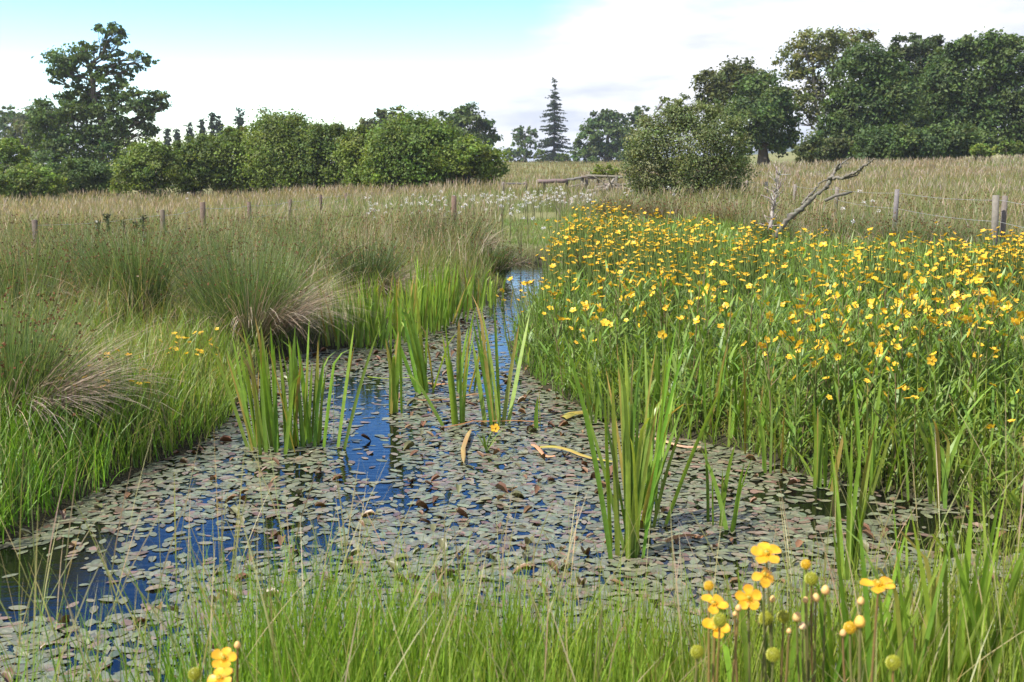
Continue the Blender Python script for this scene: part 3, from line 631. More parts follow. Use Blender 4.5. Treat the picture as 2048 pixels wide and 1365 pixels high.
# undergrowth between the rush tussocks on the left bank and behind the bed
mb = MB()
LB = np.array([onz(x, y)[:2] for x, y in [(-500, 1000), (0, 1085), (280, 930), (420, 885), (470, 835), (480, 760), (560, 720), (740, 690), (880, 640), (985, 604), (1015, 580), (1025, 540), (1060, 480), (600, 470), (0, 470), (-600, 470)]])
P = scatter(27000, -.75, .05, 4.5, 16, .1, lambda x, y, s: (inside(LB, x, y) | ((s < .6) & (y > 5) & (x/y < .03))) & ~inside(CH, x, y))
add_blades(mb, P, (.22, .5), (.004, .008), [(.14, .215, .042), (.18, .22, .07), (.26, .225, .12), (.11, .185, .034)], (3, 2, 1.2, 3), (1.2, 1.05, .9), 4, [1, .95, .8, .5, .05], (.05, .5), (.2, 1.3))
P = scatter(12000, -.05, .06, 10, 26, .1, lambda x, y, s: inside(CH, x, y))
add_blades(mb, P, (.06, .16), (.004, .008), [(.14, .215, .042), (.20, .20, .08), (.24, .20, .11)], (3, 2, 1), (1.2, 1.05, .9), 2, [1, .8, .05], (.1, .6), (.2, 1.0))
stuff_obj('bank_undergrowth', 'mixed green and straw undergrowth between the rush tussocks', 'grass', mb, M_GRASS)
# loose rush stems with brown heads all over the left bank and behind the flower bed
mb = MB(); RZ = np.array([onz(x, y)[:2] for x, y in [(-700, 900), (0, 800), (250, 720), (480, 690), (700, 640), (860, 585), (1000, 540), (1040, 470), (-900, 470)]])
P = np.concatenate([scatter(22000, -.8, .03, 7, 21, .2, lambda x, y, s: (inside(RZ, x, y) | (y > 13)) & (s > .4) & ~inside(CH, x, y) & (vnoise(x, y, .55, 21) > .38)), scatter(7000, .06, .56, 13, 26, .2, lambda x, y, s: ~inside(BED, x, y) & (vnoise(x, y, .5, 22) > .4))])
n = len(P); hR = rng.uniform(.45, .85, n); cR = pick([(.11, .165, .055), (.14, .185, .065), (.19, .19, .09), (.34, .28, .19)], (3, 3, 2.5, 2.4), n)
V, Q, C = blades(P, hR, np.maximum(.0042, P[:, 1]*.0005), rng.uniform(0, 6.28, n), np.abs(rng.normal(0, .28, n)), rng.uniform(0, .7, n), 3, [1, .9, .7, .2], cR, cR*np.array([1.2, 1.05, .95]), 1.4); mb.add(V, Q, None, C)
S = V.reshape(n, 4, 2, 3).mean(2); i = np.where(rng.random(n) < .45)[0]; T = S[i, 2]+(S[i, 3]-S[i, 2])*.35
PP = np.repeat(T, 2, 0)+rng.normal(0, .009, (len(T)*2, 3)); v, q, c = leaf_cards(PP, rng.normal(0, 1, (len(PP), 3)), np.maximum(.020, PP[:, 1]*.0016)*rng.uniform(.7, 1.4, len(PP)), cvar((.13, .060, .028), len(PP), .3)); mb.add(v, q, None, c)
stuff_obj('rush_stems', 'loose rush stems with small brown heads between tussocks and meadow', 'rushes', mb, M_GRASS)
# bright short grass on the left bank
mb = MB()
GB = np.array([onz(x, y)[:2] for x, y in [(-420, 1230), (0, 1125), (90, 1055), (280, 950), (420, 900), (480, 850), (485, 760), (440, 735), (250, 770), (60, 830), (-300, 920)]])
P = scatter(22000, -.75, -.2, 3.4, 9.5, .6, lambda x, y, s: inside(GB, x, y) & (s > -.04))
add_blades(mb, P, (.16, .38), (.004, .0105), [(.14, .25, .034), (.175, .275, .044), (.115, .205, .03), (.30, .26, .14)], (4, 3, 3, 1.2), (1.2, 1.05, .8), 4, [1, .95, .8, .5, .05], (.08, .4), (.1, .9))
stuff_obj('bank_grass', 'bright green short grass on the left bank above the water', 'grass', mb, M_GRASS)
# near bank, at the photographer's feet
mb = MB()
def near_keep(x, y, s): return (s > .0) & (s < 1.6)
P = scatter(17000, -.62, .75, 1.55, 3.5, .4, lambda x, y, s: near_keep(x, y, s) & (rng.random(len(x)) < np.interp(x/y, [-.5, -.32, -.22, .2, .6], [.12, .25, 1, 1, .8])))
add_blades(mb, P, (.24, .58), (.0032, .0068), [(.155, .265, .034), (.185, .29, .044), (.12, .22, .03), (.28, .25, .11)], (4, 3, 3, .35), (1.2, 1.05, .8), 5, [1, 1, .9, .7, .4, .05], (.05, .25), (.0, .55))
P = scatter(1100, -.55, .6, 1.7, 3.6, .4, near_keep)
add_blades(mb, P, (.42, .86), (.0013, .0021), [(.21, .27, .07), (.30, .26, .13)], (4, 1), (1.2, 1.05, 1.0), 8, [.8, .8, .7, .7, .6, .9, 1.5, 1.1, .2], (.1, .3), (.1, .7), wgrow=False, tip=[(.33, .30, .14), (.28, .27, .11), (.36, .27, .17)], tips=.7)
stuff_obj('near_grass', 'bright green grass with thin flowering stalks along the near pond edge', 'grass', mb, M_GRASS)

# ------------------------------------------------------------------ rush tussocks
def tussock(label, px, py, hpx, spread, n=900, dry=.3, green=((.10, .155, .05), (.13, .175, .062), (.08, .13, .042)), heads=.25, Y=None, lean=0., hw=1.0):
    b = gnd(px, py) if Y is None else np.array([at(px, py, Y)[0], Y, 0.])
    b[2] = H1(b[0], b[1]); k = b[1]/F; h = hpx*k; rb = spread*k*.24
    root = thing('rush_tussock', label, 'rushes', b, 'soft rush tussocks')
    d = b[1]
    ng = int(n); a = rng.uniform(0, 2*math.pi, ng); r = rb*np.sqrt(rng.random(ng))
    base = np.stack([r*np.cos(a), r*np.sin(a), -.02+0*a], -1)
    maxl = math.atan2(spread*.5, hpx)
    t0 = np.abs(rng.normal(0, .5*maxl, ng)); hh = h*rng.uniform(.5, 1.1, ng)/np.cos(np.minimum(t0, .8))*.95; kk = rng.uniform(.0, .35, ng)+(rng.random(ng) < .25)*rng.uniform(.2, 1.2, ng)
    aa = a+rng.normal(0, .5, ng); wd = np.maximum(rng.uniform(.003, .0048, ng), d*.00042)*hw
    cb = pick(green, (2, 2, 2), ng, .32)
    dryt = rng.random(ng) < .10
    ct = np.where(dryt[:, None], pick(TAN, [1]*4, ng), cb*1.15)
    mb = MB(); V, Q, C = blades(base, hh, wd, aa, t0, kk, 4, [1, .95, .85, .6, .15], cb, ct, 1.4, 2.5); mb.add(V, Q, None, C)
    obj('green_stems', mb.mesh('green_stems'), M_GRASS, root)['kind'] = 'stuff'
    if heads > 0:
        nh = int(ng*heads); i = rng.choice(ng, nh, replace=False); S = V.reshape(ng, 5, 2, 3).mean(2); f = rng.uniform(.75, .95, nh)
        seg = np.minimum((f*4).astype(int), 3); fr = f*4-seg; Pp = S[i, seg]*(1-fr)[:, None]+S[i, seg+1]*fr[:, None]
        m = 3; PP = np.repeat(Pp, m, 0)+rng.normal(0, .008, (nh*m, 3)); v, q, c = leaf_cards(PP, rng.normal(0, 1, (nh*m, 3)), np.maximum(.018, d*.0015)*rng.uniform(.7, 1.4, nh*m), cvar((.13, .060, .026), nh*m, .3))
        mb = MB(); mb.add(v, q, None, c); obj('brown_flower_heads', mb.mesh('brown_flower_heads'), M_DRY, root)['kind'] = 'stuff'
    nd = int(n*dry*.6)
    if nd:
        a = rng.uniform(0, 2*math.pi, nd) if not lean else rng.normal(lean, .9, nd); r = rb*np.sqrt(rng.random(nd))
        base = np.stack([r*np.cos(a), r*np.sin(a), 0*a], -1)
        t0 = rng.uniform(.7, 1.15, nd)*max(.85, maxl); hh = h*rng.uniform(.6, 1.15, nd); kk = rng.uniform(.4, 1.5, nd)
        cb = pick([(.33, .26, .185), (.27, .205, .14), (.40, .33, .25), (.22, .155, .105)], (2, 2, 1.5, 1), nd)
        mb = MB(); mb.add(*(lambda v, q, c: (v, q, None, c))(*blades(base, hh, np.maximum(rng.uniform(.0035, .0055, nd), d*.0005), a, t0, kk, 6, [1, 1, .95, .9, .8, .6, .2], cb, cb*1.1, 1.4)))
        obj('dry_stems', mb.mesh('dry_stems'), M_DRY, root)['kind'] = 'stuff'
    return root
tussock('big rush tussock with drooping dry straw beside the left iris clump', 500, 665, 225, 330, 1500, .55, lean=-.3)
tussock('tall upright green rush tussock left of the big drooping one', 275, 640, 215, 220, 1500, .12, heads=.3)
tussock('large tussock of arching straw-coloured rushes cut by the left edge', 10, 850, 300, 380, 1500, .6, lean=-.2)
tussock('rush tussock with brown heads at the left edge of the upper bank', 60, 640, 190, 260, 1200, .25, heads=.35)
tussock('rush tussock between the left edge and the tall upright one', 165, 610, 170, 200, 1000, .2, heads=.35)
tussock('rush tussock behind the big drooping one', 420, 580, 150, 220, 1000, .2, heads=.35)
tussock('rush tussock in the second row, right behind the big drooping one', 600, 560, 130, 190, 900, .25, heads=.3)
tussock('dark round rush tussock left of the stream mouth irises', 735, 590, 125, 190, 1100, .35, ((.055, .095, .03), (.07, .11, .035), (.05, .08, .028)), lean=-.4)
tussock('rounded rush tussock with pale straw below the lone stub post', 900, 522, 105, 220, 1200, .75, ((.065, .10, .035), (.085, .12, .042), (.10, .125, .05)), lean=-.2)
tussock('low rush tussock on the stream bank under the pale straw one', 985, 545, 70, 130, 600, .4, ((.06, .10, .03), (.08, .12, .04), (.07, .11, .03)))
tussock('rush tussock in the back row above the dark round one', 680, 500, 85, 170, 700, .3, heads=.3)
tussock('rush tussock in the back row above the big drooping one', 520, 505, 90, 180, 700, .3, heads=.3)
tussock('rush tussock in the back row near the upright dock spikes', 300, 510, 90, 190, 700, .25, heads=.35)
tussock('far rush tussock at the left edge of the meadow', 110, 520, 100, 200, 700, .25, heads=.35)
tussock('brown-green rush tussock standing inside the yellow flower bed', 1190, 596, 125, 130, 1000, .35, ((.10, .125, .045), (.12, .13, .05), (.08, .11, .035)))
tussock('dark rush tussock at the foot of the leaning dead trunk', 1545, 505, 80, 120, 700, .25, ((.07, .10, .03), (.09, .11, .04), (.06, .09, .03)))
tussock('dry straw tussock at the right edge behind the yellow flowers', 1985, 520, 80, 190, 700, .9)
tussock('rush tussock behind the flower bed below the middle fence post', 1800, 500, 75, 200, 700, .35, heads=.4)
tussock('rush tussock behind the flower bed right of the dead trunk', 1680, 492, 75, 180, 700, .35, heads=.4)
tussock('rush tussock behind the flower bed near the second fence post', 1900, 510, 70, 170, 600, .4, heads=.4)
tussock('brown rush tussock behind the flowers in front of the willow', 1330, 448, 55, 160, 600, .3, ((.13, .125, .05), (.15, .13, .06), (.10, .11, .04)), heads=.3)
tussock('brown rush tussock behind the tip of the flower bed', 1235, 440, 50, 150, 600, .3, ((.13, .125, .05), (.15, .13, .06), (.10, .11, .04)), heads=.3)
tussock('brown rush tussock right of the willow foot', 1450, 462, 60, 160, 600, .3, ((.13, .125, .05), (.15, .13, .06), (.10, .11, .04)), heads=.3)

# ------------------------------------------------------------------ floating pondweed
PAD_COLS = [(.125, .132, .078), (.145, .150, .090), (.105, .112, .068), (.155, .132, .088), (.160, .110, .076), (.11, .070, .045)]
PAD_W = [5, 4, 4, 2.2, 1.2, .9]
_a = np.array([0, .55, 1.15, 1.95, math.pi, -1.95, -1.15, -.55])
PAD_X = np.cos(_a); PAD_Y = np.sin(_a)*np.array([1, .9, 1.05, 1.0, 1, 1.0, 1.05, .9])
PAD_Q = np.array([[0, 1, 2, 6], [0, 6, 7, 7], [2, 3, 5, 6]])
PAD_Q = np.array([[7, 0, 1, 1]])
def pad_verts(L, Wd, az, tilt, tdir, cup, x, y, z):
    n = len(L); X = PAD_X[None]*L[:, None]/2; Y = PAD_Y[None]*Wd[:, None]/2
    Zl = cup[:, None]*np.abs(PAD_Y)[None]*Wd[:, None]
    Zl = Zl - .15*cup[:, None]*(PAD_X[None]**2)*L[:, None]
    # tilt about a horizontal axis
    c, s = np.cos(tilt)[:, None], np.sin(tilt)[:, None]
    X, Zl = X*c+Zl*s*0, Zl+(X+L[:, None]/2)*s
    ca, sa = np.cos(az)[:, None], np.sin(az)[:, None]
    return np.stack([x[:, None]+X*ca-Y*sa, y[:, None]+X*sa+Y*ca, z[:, None]+Zl], -1)
PAD_F = np.array([[0, 1, 2, 3], [0, 3, 4, 4], [0, 4, 5, 5], [0, 5, 6, 7]])
PAD_FQ = np.array([[0, 1, 2, 3], [5, 6, 7, 0]]); PAD_FT = np.array([[0, 3, 4], [0, 4, 5]])
OPEN = [(90, 1190, 230, 45, .93), (40, 1150, 110, 40, .95), (330, 1100, 200, 38, .72), (520, 1080, 170, 40, .65), (640, 1015, 110, 40, .5), (760, 960, 80, 55, .6), (745, 900, 55, 60, .85), (735, 830, 50, 50, .85), (700, 780, 60, 30, .75), (860, 1000, 130, 35, .4),
        (1040, 600, 60, 110, .85), (985, 740, 60, 60, .55), (935, 770, 60, 40, .4), (1950, 1065, 160, 40, .9), (1700, 1010, 110, 30, .7), (1580, 985, 80, 25, .6), (1430, 1130, 80, 30, .3), (650, 1300, 120, 60, .35), (250, 1310, 160, 40, .3), (1750, 1260, 300, 50, .35), (600, 950, 60, 20, .4)]
n = 200000
xx = rng.uniform(-5.5, 6.5, n); yy = 1.9+14.6*rng.random(n)**1.25
m = (sdf(xx, yy) < .06); xx, yy = xx[m], yy[m]
pxs, pys = to_px(np.stack([xx, yy, 0*xx], -1))
dens = np.ones(len(xx))
wob = .55+.9*vnoise(xx, yy, 2.2, 4)
for cx, cy, rx, ry, st in OPEN:
    e = ((pxs-cx)/rx)**2+((pys-cy)/ry)**2
    dens *= 1-st*np.clip((1.35*wob-e)/.35, 0, 1)
m = (rng.random(len(xx)) < dens) & (pxs > -120) & (pxs < 2170) & (pys < 1480)
xx, yy = xx[m], yy[m]; n = len(xx)
Lf = rng.uniform(.042, .082, n)*np.where(rng.random(n) < .2, .62, 1); Wf = Lf*rng.uniform(.38, .58, n)
az = rng.uniform(0, 2*math.pi, n)
up = rng.random(n) < .02
tilt = np.where(up, rng.uniform(.12, .6, n), np.abs(rng.normal(0, .010, n)))
cup = np.where(up, rng.uniform(.3, .8, n), np.where(rng.random(n) < .12, rng.uniform(.05, .25, n), rng.normal(.01, .015, n)))
PV = pad_verts(Lf, Wf, az, tilt, None, cup, xx, yy, .0008+rng.random(n)*.003)
pc = pick(PAD_COLS, PAD_W, n, .13); pc[up] = pick([(.12, .058, .025), (.15, .085, .035), (.10, .10, .04)], (2, 1, 1), int(up.sum()))
PC = np.repeat(pc[:, None], 8, 1)*(1+rng.normal(0, .07, (n, 8, 1)))
order = np.argsort(np.hypot(xx, yy)+np.where((np.abs(pxs[m]-1024) > 1010) | (pys[m] > 1350), 50, 0))
root = thing('pondweed', 'mat of grey-green oval pondweed leaves floating over the pond', 'pondweed', (0, 4.5, 0)); o0 = np.array([0, 4.5, 0])
for i in order[:300]:
    me = mesh_np('floating_leaf', PV[i]-PV[i].mean(0), PAD_FQ, PAD_FT, PC[i]); obj('floating_leaf', me, M_PAD, root, PV[i].mean(0)-o0)
rest = order[300:]; kk = np.arange(len(rest))[:, None, None]*8
o = obj('floating_leaves', mesh_np('floating_leaves', (PV[rest]-o0).reshape(-1, 3), (PAD_FQ[None]+kk).reshape(-1, 4), (PAD_FT[None]+kk).reshape(-1, 3), PC[rest].reshape(-1, 3)), M_PAD, root); o['kind'] = 'stuff'

# ------------------------------------------------------------------ irises in the pond
IRIS = [(.15, .255, .032), (.18, .28, .042), (.115, .205, .03), (.20, .28, .055)]
def iris_leaf_mesh(L, w, lean, bend, az, face, cb, ct, droop=0.0, seg=9):
    s = np.linspace(0, 1, seg+1); sm = (s[1:]+s[:-1])/2
    th = lean+bend*sm**1.6+np.where(sm > .72, droop*(sm-.72)/.28, 0)
    r = np.concatenate([[0], np.cumsum(np.sin(th))])*L/seg; z = np.concatenate([[0], np.cumsum(np.cos(th))])*L/seg
    P = np.stack([r*math.cos(az), r*math.sin(az), z], -1)
    pr = np.interp(s, [0, .12, .5, .8, .95, 1], [.85, 1, 1, .72, .28, .02])
    wd = np.array([math.cos(face), math.sin(face), 0]); nd = np.array([-math.sin(face), math.cos(face), 0])
    V = np.concatenate([P-wd*w*pr[:, None]/2, P+nd*w*.10*pr[:, None], P+wd*w*pr[:, None]/2]); S = seg+1
    i = np.arange(seg); Q = np.concatenate([np.stack([i, i+S, i+S+1, i+1], -1), np.stack([i+S, i+2*S, i+2*S+1, i+S+1], -1)])
    c = cb[None]*(1-s[:, None]**2)+ct[None]*s[:, None]**2; c = np.tile(c, (3, 1))
    return mesh_np('leaf', V, Q, None, c)
def iris(label, px, py, top, n, spread, lean=.12, bias=0.0, w=.022, brown=.14, name='iris_clump', group='iris clumps in the pond', Y=None, zb=None):
    b = onz(px, py) if Y is None else at(px, py, Y)
    b[2] = -.04 if zb is None else zb
    if Y is not None: b[2] = H1(b[0], b[1])-.03
    k = np.hypot(b[0], b[1])/F; h = (CAM_H-b[2])+( (682.5-top)/F*CP-SP)/(CP+(682.5-top)/F*SP)*b[1]
    root = thing(name, label, 'iris', b, group)
    for i in range(n):
        off = np.array([rng.normal(0, spread*k*.5), rng.normal(0, spread*k*.45), 0])
        L = h*rng.uniform(.62, 1.04); az_ = rng.uniform(0, 2*math.pi); ln = abs(rng.normal(0, lean*1.15)); bd = rng.uniform(-.02, .45)*lean*4
        dx = off[0]/(spread*k+1e-6)*.11+bias; a2 = math.atan2(math.sin(az_)*ln, math.cos(az_)*ln+dx); ln2 = math.hypot(math.sin(az_)*ln, math.cos(az_)*ln+dx)
        cb = pick(IRIS, (3, 3, 2, 1), 1)[0]; ct = cb*np.array([1.15, 1.05, .85])
        if rng.random() < brown: ct = np.array([.30, .19, .06])
        if rng.random() < brown*.6: cb = np.array([.26, .22, .05]); ct = np.array([.34, .22, .07])
        fc = rng.uniform(-.9, .9) if rng.random() < .75 else rng.uniform(0, 3.1)
        obj('leaf', iris_leaf_mesh(L, max(w*rng.uniform(.6, 1.05), .0), ln2, bd, a2, fc, cb, ct, rng.uniform(.3, 2.0) if rng.random() < .16 else 0), M_IRIS, root, off)
    return root
iris('tall bright iris clump standing in the pond at the left, wider half', 545, 898, 640, 34, 60, .08, -.03, .025)
iris('right half of the left iris clump, nearest the blue open water', 628, 890, 648, 24, 45, .08, .04, .024)
iris('sparse iris leaves at the left bank edge beside the left iris clump', 512, 895, 680, 5, 26, .12, -.1, .024)
iris('iris clump in mid pond leaning left with browned base', 850, 785, 570, 18, 24, .14, -.14, .03, .15)
iris('slim iris shoot between the left and mid pond clumps', 795, 825, 585, 9, 22, .10, -.06, .028)
iris('open iris clump right behind the floating brown leaf', 918, 785, 600, 8, 26, .12, .06, .03)
iris('upright iris clump beside the single yellow flower on the pond', 990, 848, 585, 12, 24, .11, -.02, .028, .1)
iris('small iris shoot leaning left before the upright clump', 915, 850, 640, 6, 20, .14, -.05, .026)
iris('pair of short upright iris blades right of the single flower', 1078, 858, 775, 3, 10, .05, 0, .024)
iris('large dense iris clump in the right middle of the pond', 1255, 1112, 640, 22, 36, .12, .02, .022)
iris('second dense iris tuft just behind the large one', 1290, 1050, 655, 16, 44, .13, .08, .022)
iris('spreading iris leaves right of the large dense clump', 1455, 1052, 880, 9, 44, .16, .03, .02)
iris('iris tuft at the foot of the flower bed by dark water', 1640, 978, 770, 9, 26, .10, 0, .022)
iris('iris clump with dark base in the near right water', 1690, 1155, 840, 14, 24, .09, .0, .022, .12)
iris('thin iris blades in front of the flower bed', 1545, 945, 790, 7, 30, .1, 0, .02)
for x, y, t_, n_, lb in [(700, 697, 560, 24, 'leftmost iris tuft at the stream mouth'), (745, 694, 540, 30, 'second iris tuft from the left at the stream mouth'), (795, 684, 540, 28, 'third iris tuft from the left at the stream mouth'),
                         (845, 662, 512, 34, 'tallest iris tuft in the middle of the stream mouth'), (890, 642, 516, 32, 'iris tuft right of the tallest one at the stream mouth'), (940, 622, 525, 22, 'last broad iris tuft at the stream mouth before open water'), (818, 672, 530, 26, 'iris tuft between the third and the tallest at the stream mouth'), (868, 652, 520, 24, 'iris tuft close behind the tallest at the stream mouth'), (970, 612, 545, 18, 'small iris tuft at the narrow throat of the stream')]:
    iris(lb, x, y, t_, n_, 44, .10, 0, .024, .08, group='iris tufts lining the stream mouth')
for x, y, t_, n_, Yf, lb in [(1400, 880, 640, 12, None, 'broad-bladed iris tuft at the front edge of the flower bed, leftmost'), (1205, 840, 660, 12, None, 'iris tuft at the bed corner behind the large pond clump'),
                         (1490, 900, 640, 14, None, 'iris tuft at the bed front above the spreading leaves'), (1730, 975, 690, 12, None, 'iris tuft at the bed front right of the dark water tuft'), (1900, 1010, 720, 10, None, 'iris tuft at the bed front near the right edge'), (1330, 860, 600, 8, None, 'iris tuft at the bed front directly behind the pond clump')]:
    iris(lb, x, y, t_+45, n_, 60, .14, 0, .020, .08, group='iris tufts along the bed front', zb=0.0)
for x, y, top, n_, Yf, lb in [(1900, 1600, 950, 20, 2.35, 'near iris tuft filling the lower right corner'), (2020, 1600, 930, 16, 2.3, 'near iris tuft cut by the right edge'), (1790, 1600, 1010, 18, 2.3, 'near iris tuft right of the close yellow flowers'), (1690, 1600, 1060, 14, 2.35, 'near iris tuft behind the close yellow flowers'), (1560, 1600, 1160, 12, 2.2, 'low near leaf tuft under the close yellow flowers')]:
    iris(lb, x, y, top, n_, 60, .13, .03, .017, .06, group='iris tufts on the near bank', Y=Yf)
# dead iris leaves lying on the water
def dead_blade(label, pts, w, c, dz=.018):
    P = np.array([onz(x, y, .0) for x, y in pts]); b = P[0].copy(); b[2] = dz; n_ = 4*(len(P)-1)+1; t = np.linspace(0, 1, n_)
    PP = np.stack([np.interp(t, np.linspace(0, 1, len(P)), P[:, j]) for j in range(3)], -1)-np.array([b[0], b[1], 0]); PP[:, 2] = .01*np.sin(t*7)+.012*t
    T = np.gradient(PP, axis=0); T /= np.linalg.norm(T, axis=1)[:, None]; S = np.stack([-T[:, 1], T[:, 0], .25+0*t], -1); ww = w*np.interp(t, [0, .1, .7, 1], [.8, 1, .9, .15])[:, None]/2
    V = np.concatenate([PP-S*ww, PP+np.array([0, 0, .006]), PP+S*ww]); i = np.arange(n_-1)
    Q = np.concatenate([np.stack([i, i+n_, i+n_+1, i+1], -1), np.stack([i+n_, i+2*n_, i+2*n_+1, i+n_+1], -1)])
    tag(obj('dead_leaf', mesh_np('dead_leaf', V, Q, None, cvar(c, len(V), .12)), M_DRY, None, b), label, 'dead leaf', 'dead iris leaves on the water')
dead_blade('long brown dead leaf lying across the pond before the upright iris', [(1080, 852), (1010, 852), (945, 848), (890, 868)], .035, (.26, .13, .05))
dead_blade('brown dead leaf floating behind the open iris clump', [(972, 795), (920, 801), (835, 812)], .04, (.28, .16, .07))
dead_blade('pale yellow dead leaf pointing toward the viewer in mid pond', [(940, 868), (926, 905), (928, 940)], .028, (.30, .21, .08))
dead_blade('short reddish dead leaf left of the yellow one by the large clump', [(1064, 896), (1085, 915), (1110, 926)], .022, (.42, .22, .11))
dead_blade('long yellow dead leaf running into the large iris clump', [(1080, 901), (1140, 908), (1225, 938)], .026, (.32, .25, .06))
dead_blade('pinkish dead leaf right of the large iris clump', [(1270, 880), (1340, 893), (1402, 908)], .022, (.42, .26, .16))
dead_blade('brown dead leaf near the mid pond iris base', [(880, 779), (840, 770), (905, 778)], .03, (.38, .22, .10))
dead_blade('curled olive dead leaf in front of the flower bed corner', [(1128, 842), (1160, 832), (1185, 826)], .05, (.30, .24, .06))
dead_blade('green bent leaf floating left of the mid pond iris', [(860, 768), (800, 762), (735, 764)], .022, (.22, .26, .05))
dead_blade('brown curved dead leaf near the right iris with dark base', [(1330, 1092), (1385, 1080), (1420, 1086)], .02, (.28, .14, .06))

# ------------------------------------------------------------------ greater spearwort: the yellow flower bed
YEL = [(.72, .44, .025), (.74, .48, .04), (.70, .39, .02)]
def petal_grid(L, w, cup, seg=4):
    s = np.linspace(0, 1, seg+1); pr = np.interp(s, [0, .25, .6, .85, 1], [.22, .62, 1, .86, .42])*w/2
    t = np.array([-1, 0, 1.]); V = []
    for a, p in zip(s, pr):
        for tt in t: V.append((.06*L+a*L*.94-(.05*L*abs(tt) if a == 1 else 0), tt*p, cup*L*(a**1.5)*.5+abs(tt)*p*.28))
    V = np.array(V); Q = [[i*3+j, i*3+j+1, i*3+j+4, i*3+j+3] for i in range(seg) for j in range(2)]
    return V, np.array(Q)
def rot_align(nrm, spin=0.):
    z = np.asarray(nrm, float); z = z/np.linalg.norm(z); x = np.cross([0, 1, .1], z); x /= np.linalg.norm(x); y = np.cross(z, x)
    c, s = math.cos(spin), math.sin(spin)
    return np.stack([x*c+y*s, -x*s+y*c, z], 1)
def ball(r, nu=8, nv=6, spike=0.0):
    V, Q = [], []
    for j in range(nv+1):
        p = math.pi*j/nv
        for i in range(nu):
            rr = r*(1+spike*((i+j) % 2)); V.append((rr*math.sin(p)*math.cos(2*math.pi*i/nu), rr*math.sin(p)*math.sin(2*math.pi*i/nu), rr*math.cos(p)))
    for j in range(nv):
        for i in range(nu): Q.append((j*nu+i, j*nu+(i+1) % nu, (j+1)*nu+(i+1) % nu, (j+1)*nu+i))
    return np.array(V), np.array(Q)
def flower_mesh(D, cup, missing=0):
    mb = MB(); sk = random.sample(range(5), missing)
    for i in range(5):
        if i in sk: continue
        V, Q = petal_grid(D/2, D*.42*random.uniform(.85, 1.1), cup+random.uniform(-.15, .15), 3); a = i*2*math.pi/5+random.uniform(-.12, .12); c, s = math.cos(a), math.sin(a)
        mb.add(np.stack([V[:, 0]*c-V[:, 1]*s, V[:, 0]*s+V[:, 1]*c, V[:, 2]], -1), Q, None, pick(YEL, (2, 2, 1), 1, .08)[0])
    V, Q = ball(D*.12, 6, 4); V[:, 2] = V[:, 2]*.7+D*.05; mb.add(V, Q, None, (.55, .42, .04))
    return mb.mesh('flower')
FLOWERS = [flower_mesh(.058, random.uniform(.15, .6), 1 if i > 6 else 0) for i in range(9)]
for f_ in FLOWERS: f_.materials.append(M_PETAL)
STEMC = [(.12, .17, .04), (.15, .16, .05), (.17, .13, .06)]
def lance(mb, P, az, L, w, t0, bend, cols=((.14, .235, .045), (.17, .265, .055), (.11, .195, .036)), seg=4):
    n_ = len(P); cb = pick(cols, [1]*len(cols), n_, .16); mb.add(*(lambda v, q, c: (v, q, None, c))(*blades(P, L, w, az, t0, bend, seg, np.interp(np.linspace(0, 1, seg+1), [0, .3, .6, 1], [.35, 1, .85, .04]), cb, cb*np.array([1.15, 1.05, .85]), .5)))
# six plant patterns: stem and foliage meshes, flower points
PLANTS = []
for v in range(8):
    h = .62+.05*v % .2; ms, ml = MB(), MB(); c = np.array(STEMC[v % 3]); ends = []
    tip = np.array([random.uniform(-.08, .08), random.uniform(-.08, .08), h]); mid = np.array([tip[0]*.3, tip[1]*.3, h*.55])
    t = np.linspace(0, 1, 6)[:, None]; SP_ = (1-t)**2*np.zeros(3)+2*t*(1-t)*mid+t*t*tip; tube(ms, SP_, np.linspace(.005, .0028, 6), 4, c, cap=False); ends.append(tip)
    for q_ in range(v % 4):
        j = random.randint(2, 4); e = SP_[j]+np.array([random.uniform(-.14, .14), random.uniform(-.14, .14), random.uniform(.10, .26)]); e[2] = min(e[2], h+.03)
        tube(ms, wiggle(SP_[j], e, 4, .006), np.linspace(.003, .002, 4), 4, c, cap=False); ends.append(e)
    nl = 13; z = np.linspace(.08, .92, nl); P = np.stack([np.interp(z, t[:, 0], SP_[:, j]) for j in range(3)], -1)
    lance(ml, P, np.arange(nl)*2.4+random.random()*6, rng.uniform(.14, .24, nl)*(1.1-.5*z), rng.uniform(.012, .020, nl), rng.uniform(.3, .8, nl), rng.uniform(.2, .9, nl))
    me1, me2 = ms.mesh('stem'), ml.mesh('foliage'); me1.materials.append(M_STEM); me2.materials.append(M_GRASS)
    PLANTS.append((me1, me2, ends))
RT = gnd(1190, 596)
def bed_accept(px, py):
    d = np.interp(py, [410, 430, 470, 560, 640, 700, 760, 800, 900, 1000], [1.1, 1.1, 1.1, 1.15, 1.8, 2.0, 1.1, .45, .14, .06])*np.interp(px, [1000, 1450, 1550], [.85, .85, 1.1])
    d = d*np.where((px < 1400) & (py > 560), np.interp(py, [560, 640, 720, 740], [.8, .8, .6, .03]), 1)
    d = d*np.where((px > 1080) & (px < 1380) & (py > 600), np.interp(py, [600, 680, 720], [.8, .6, .15]), 1)
    return d
n = 30000; xx = rng.uniform(-1, 14, n); yy = rng.uniform(4.2, 24, n); m = inside(BED, xx, yy) & (np.hypot(xx-RT[0], (yy-RT[1])*.6) > .42); xx, yy = xx[m], yy[m]
hh = np.interp(yy, [6, 14], [.72, .9])+.3*rng.random(len(xx)); g = H(xx, yy)
pxs, pys = to_px(np.stack([xx, yy, g+.66*hh], -1))
back = np.interp(pxs, [1060, 1120, 1170, 1300, 1540, 1700, 2048], [520, 465, 420, 442, 474, 482, 486])+rng.normal(0, 5, len(pxs))
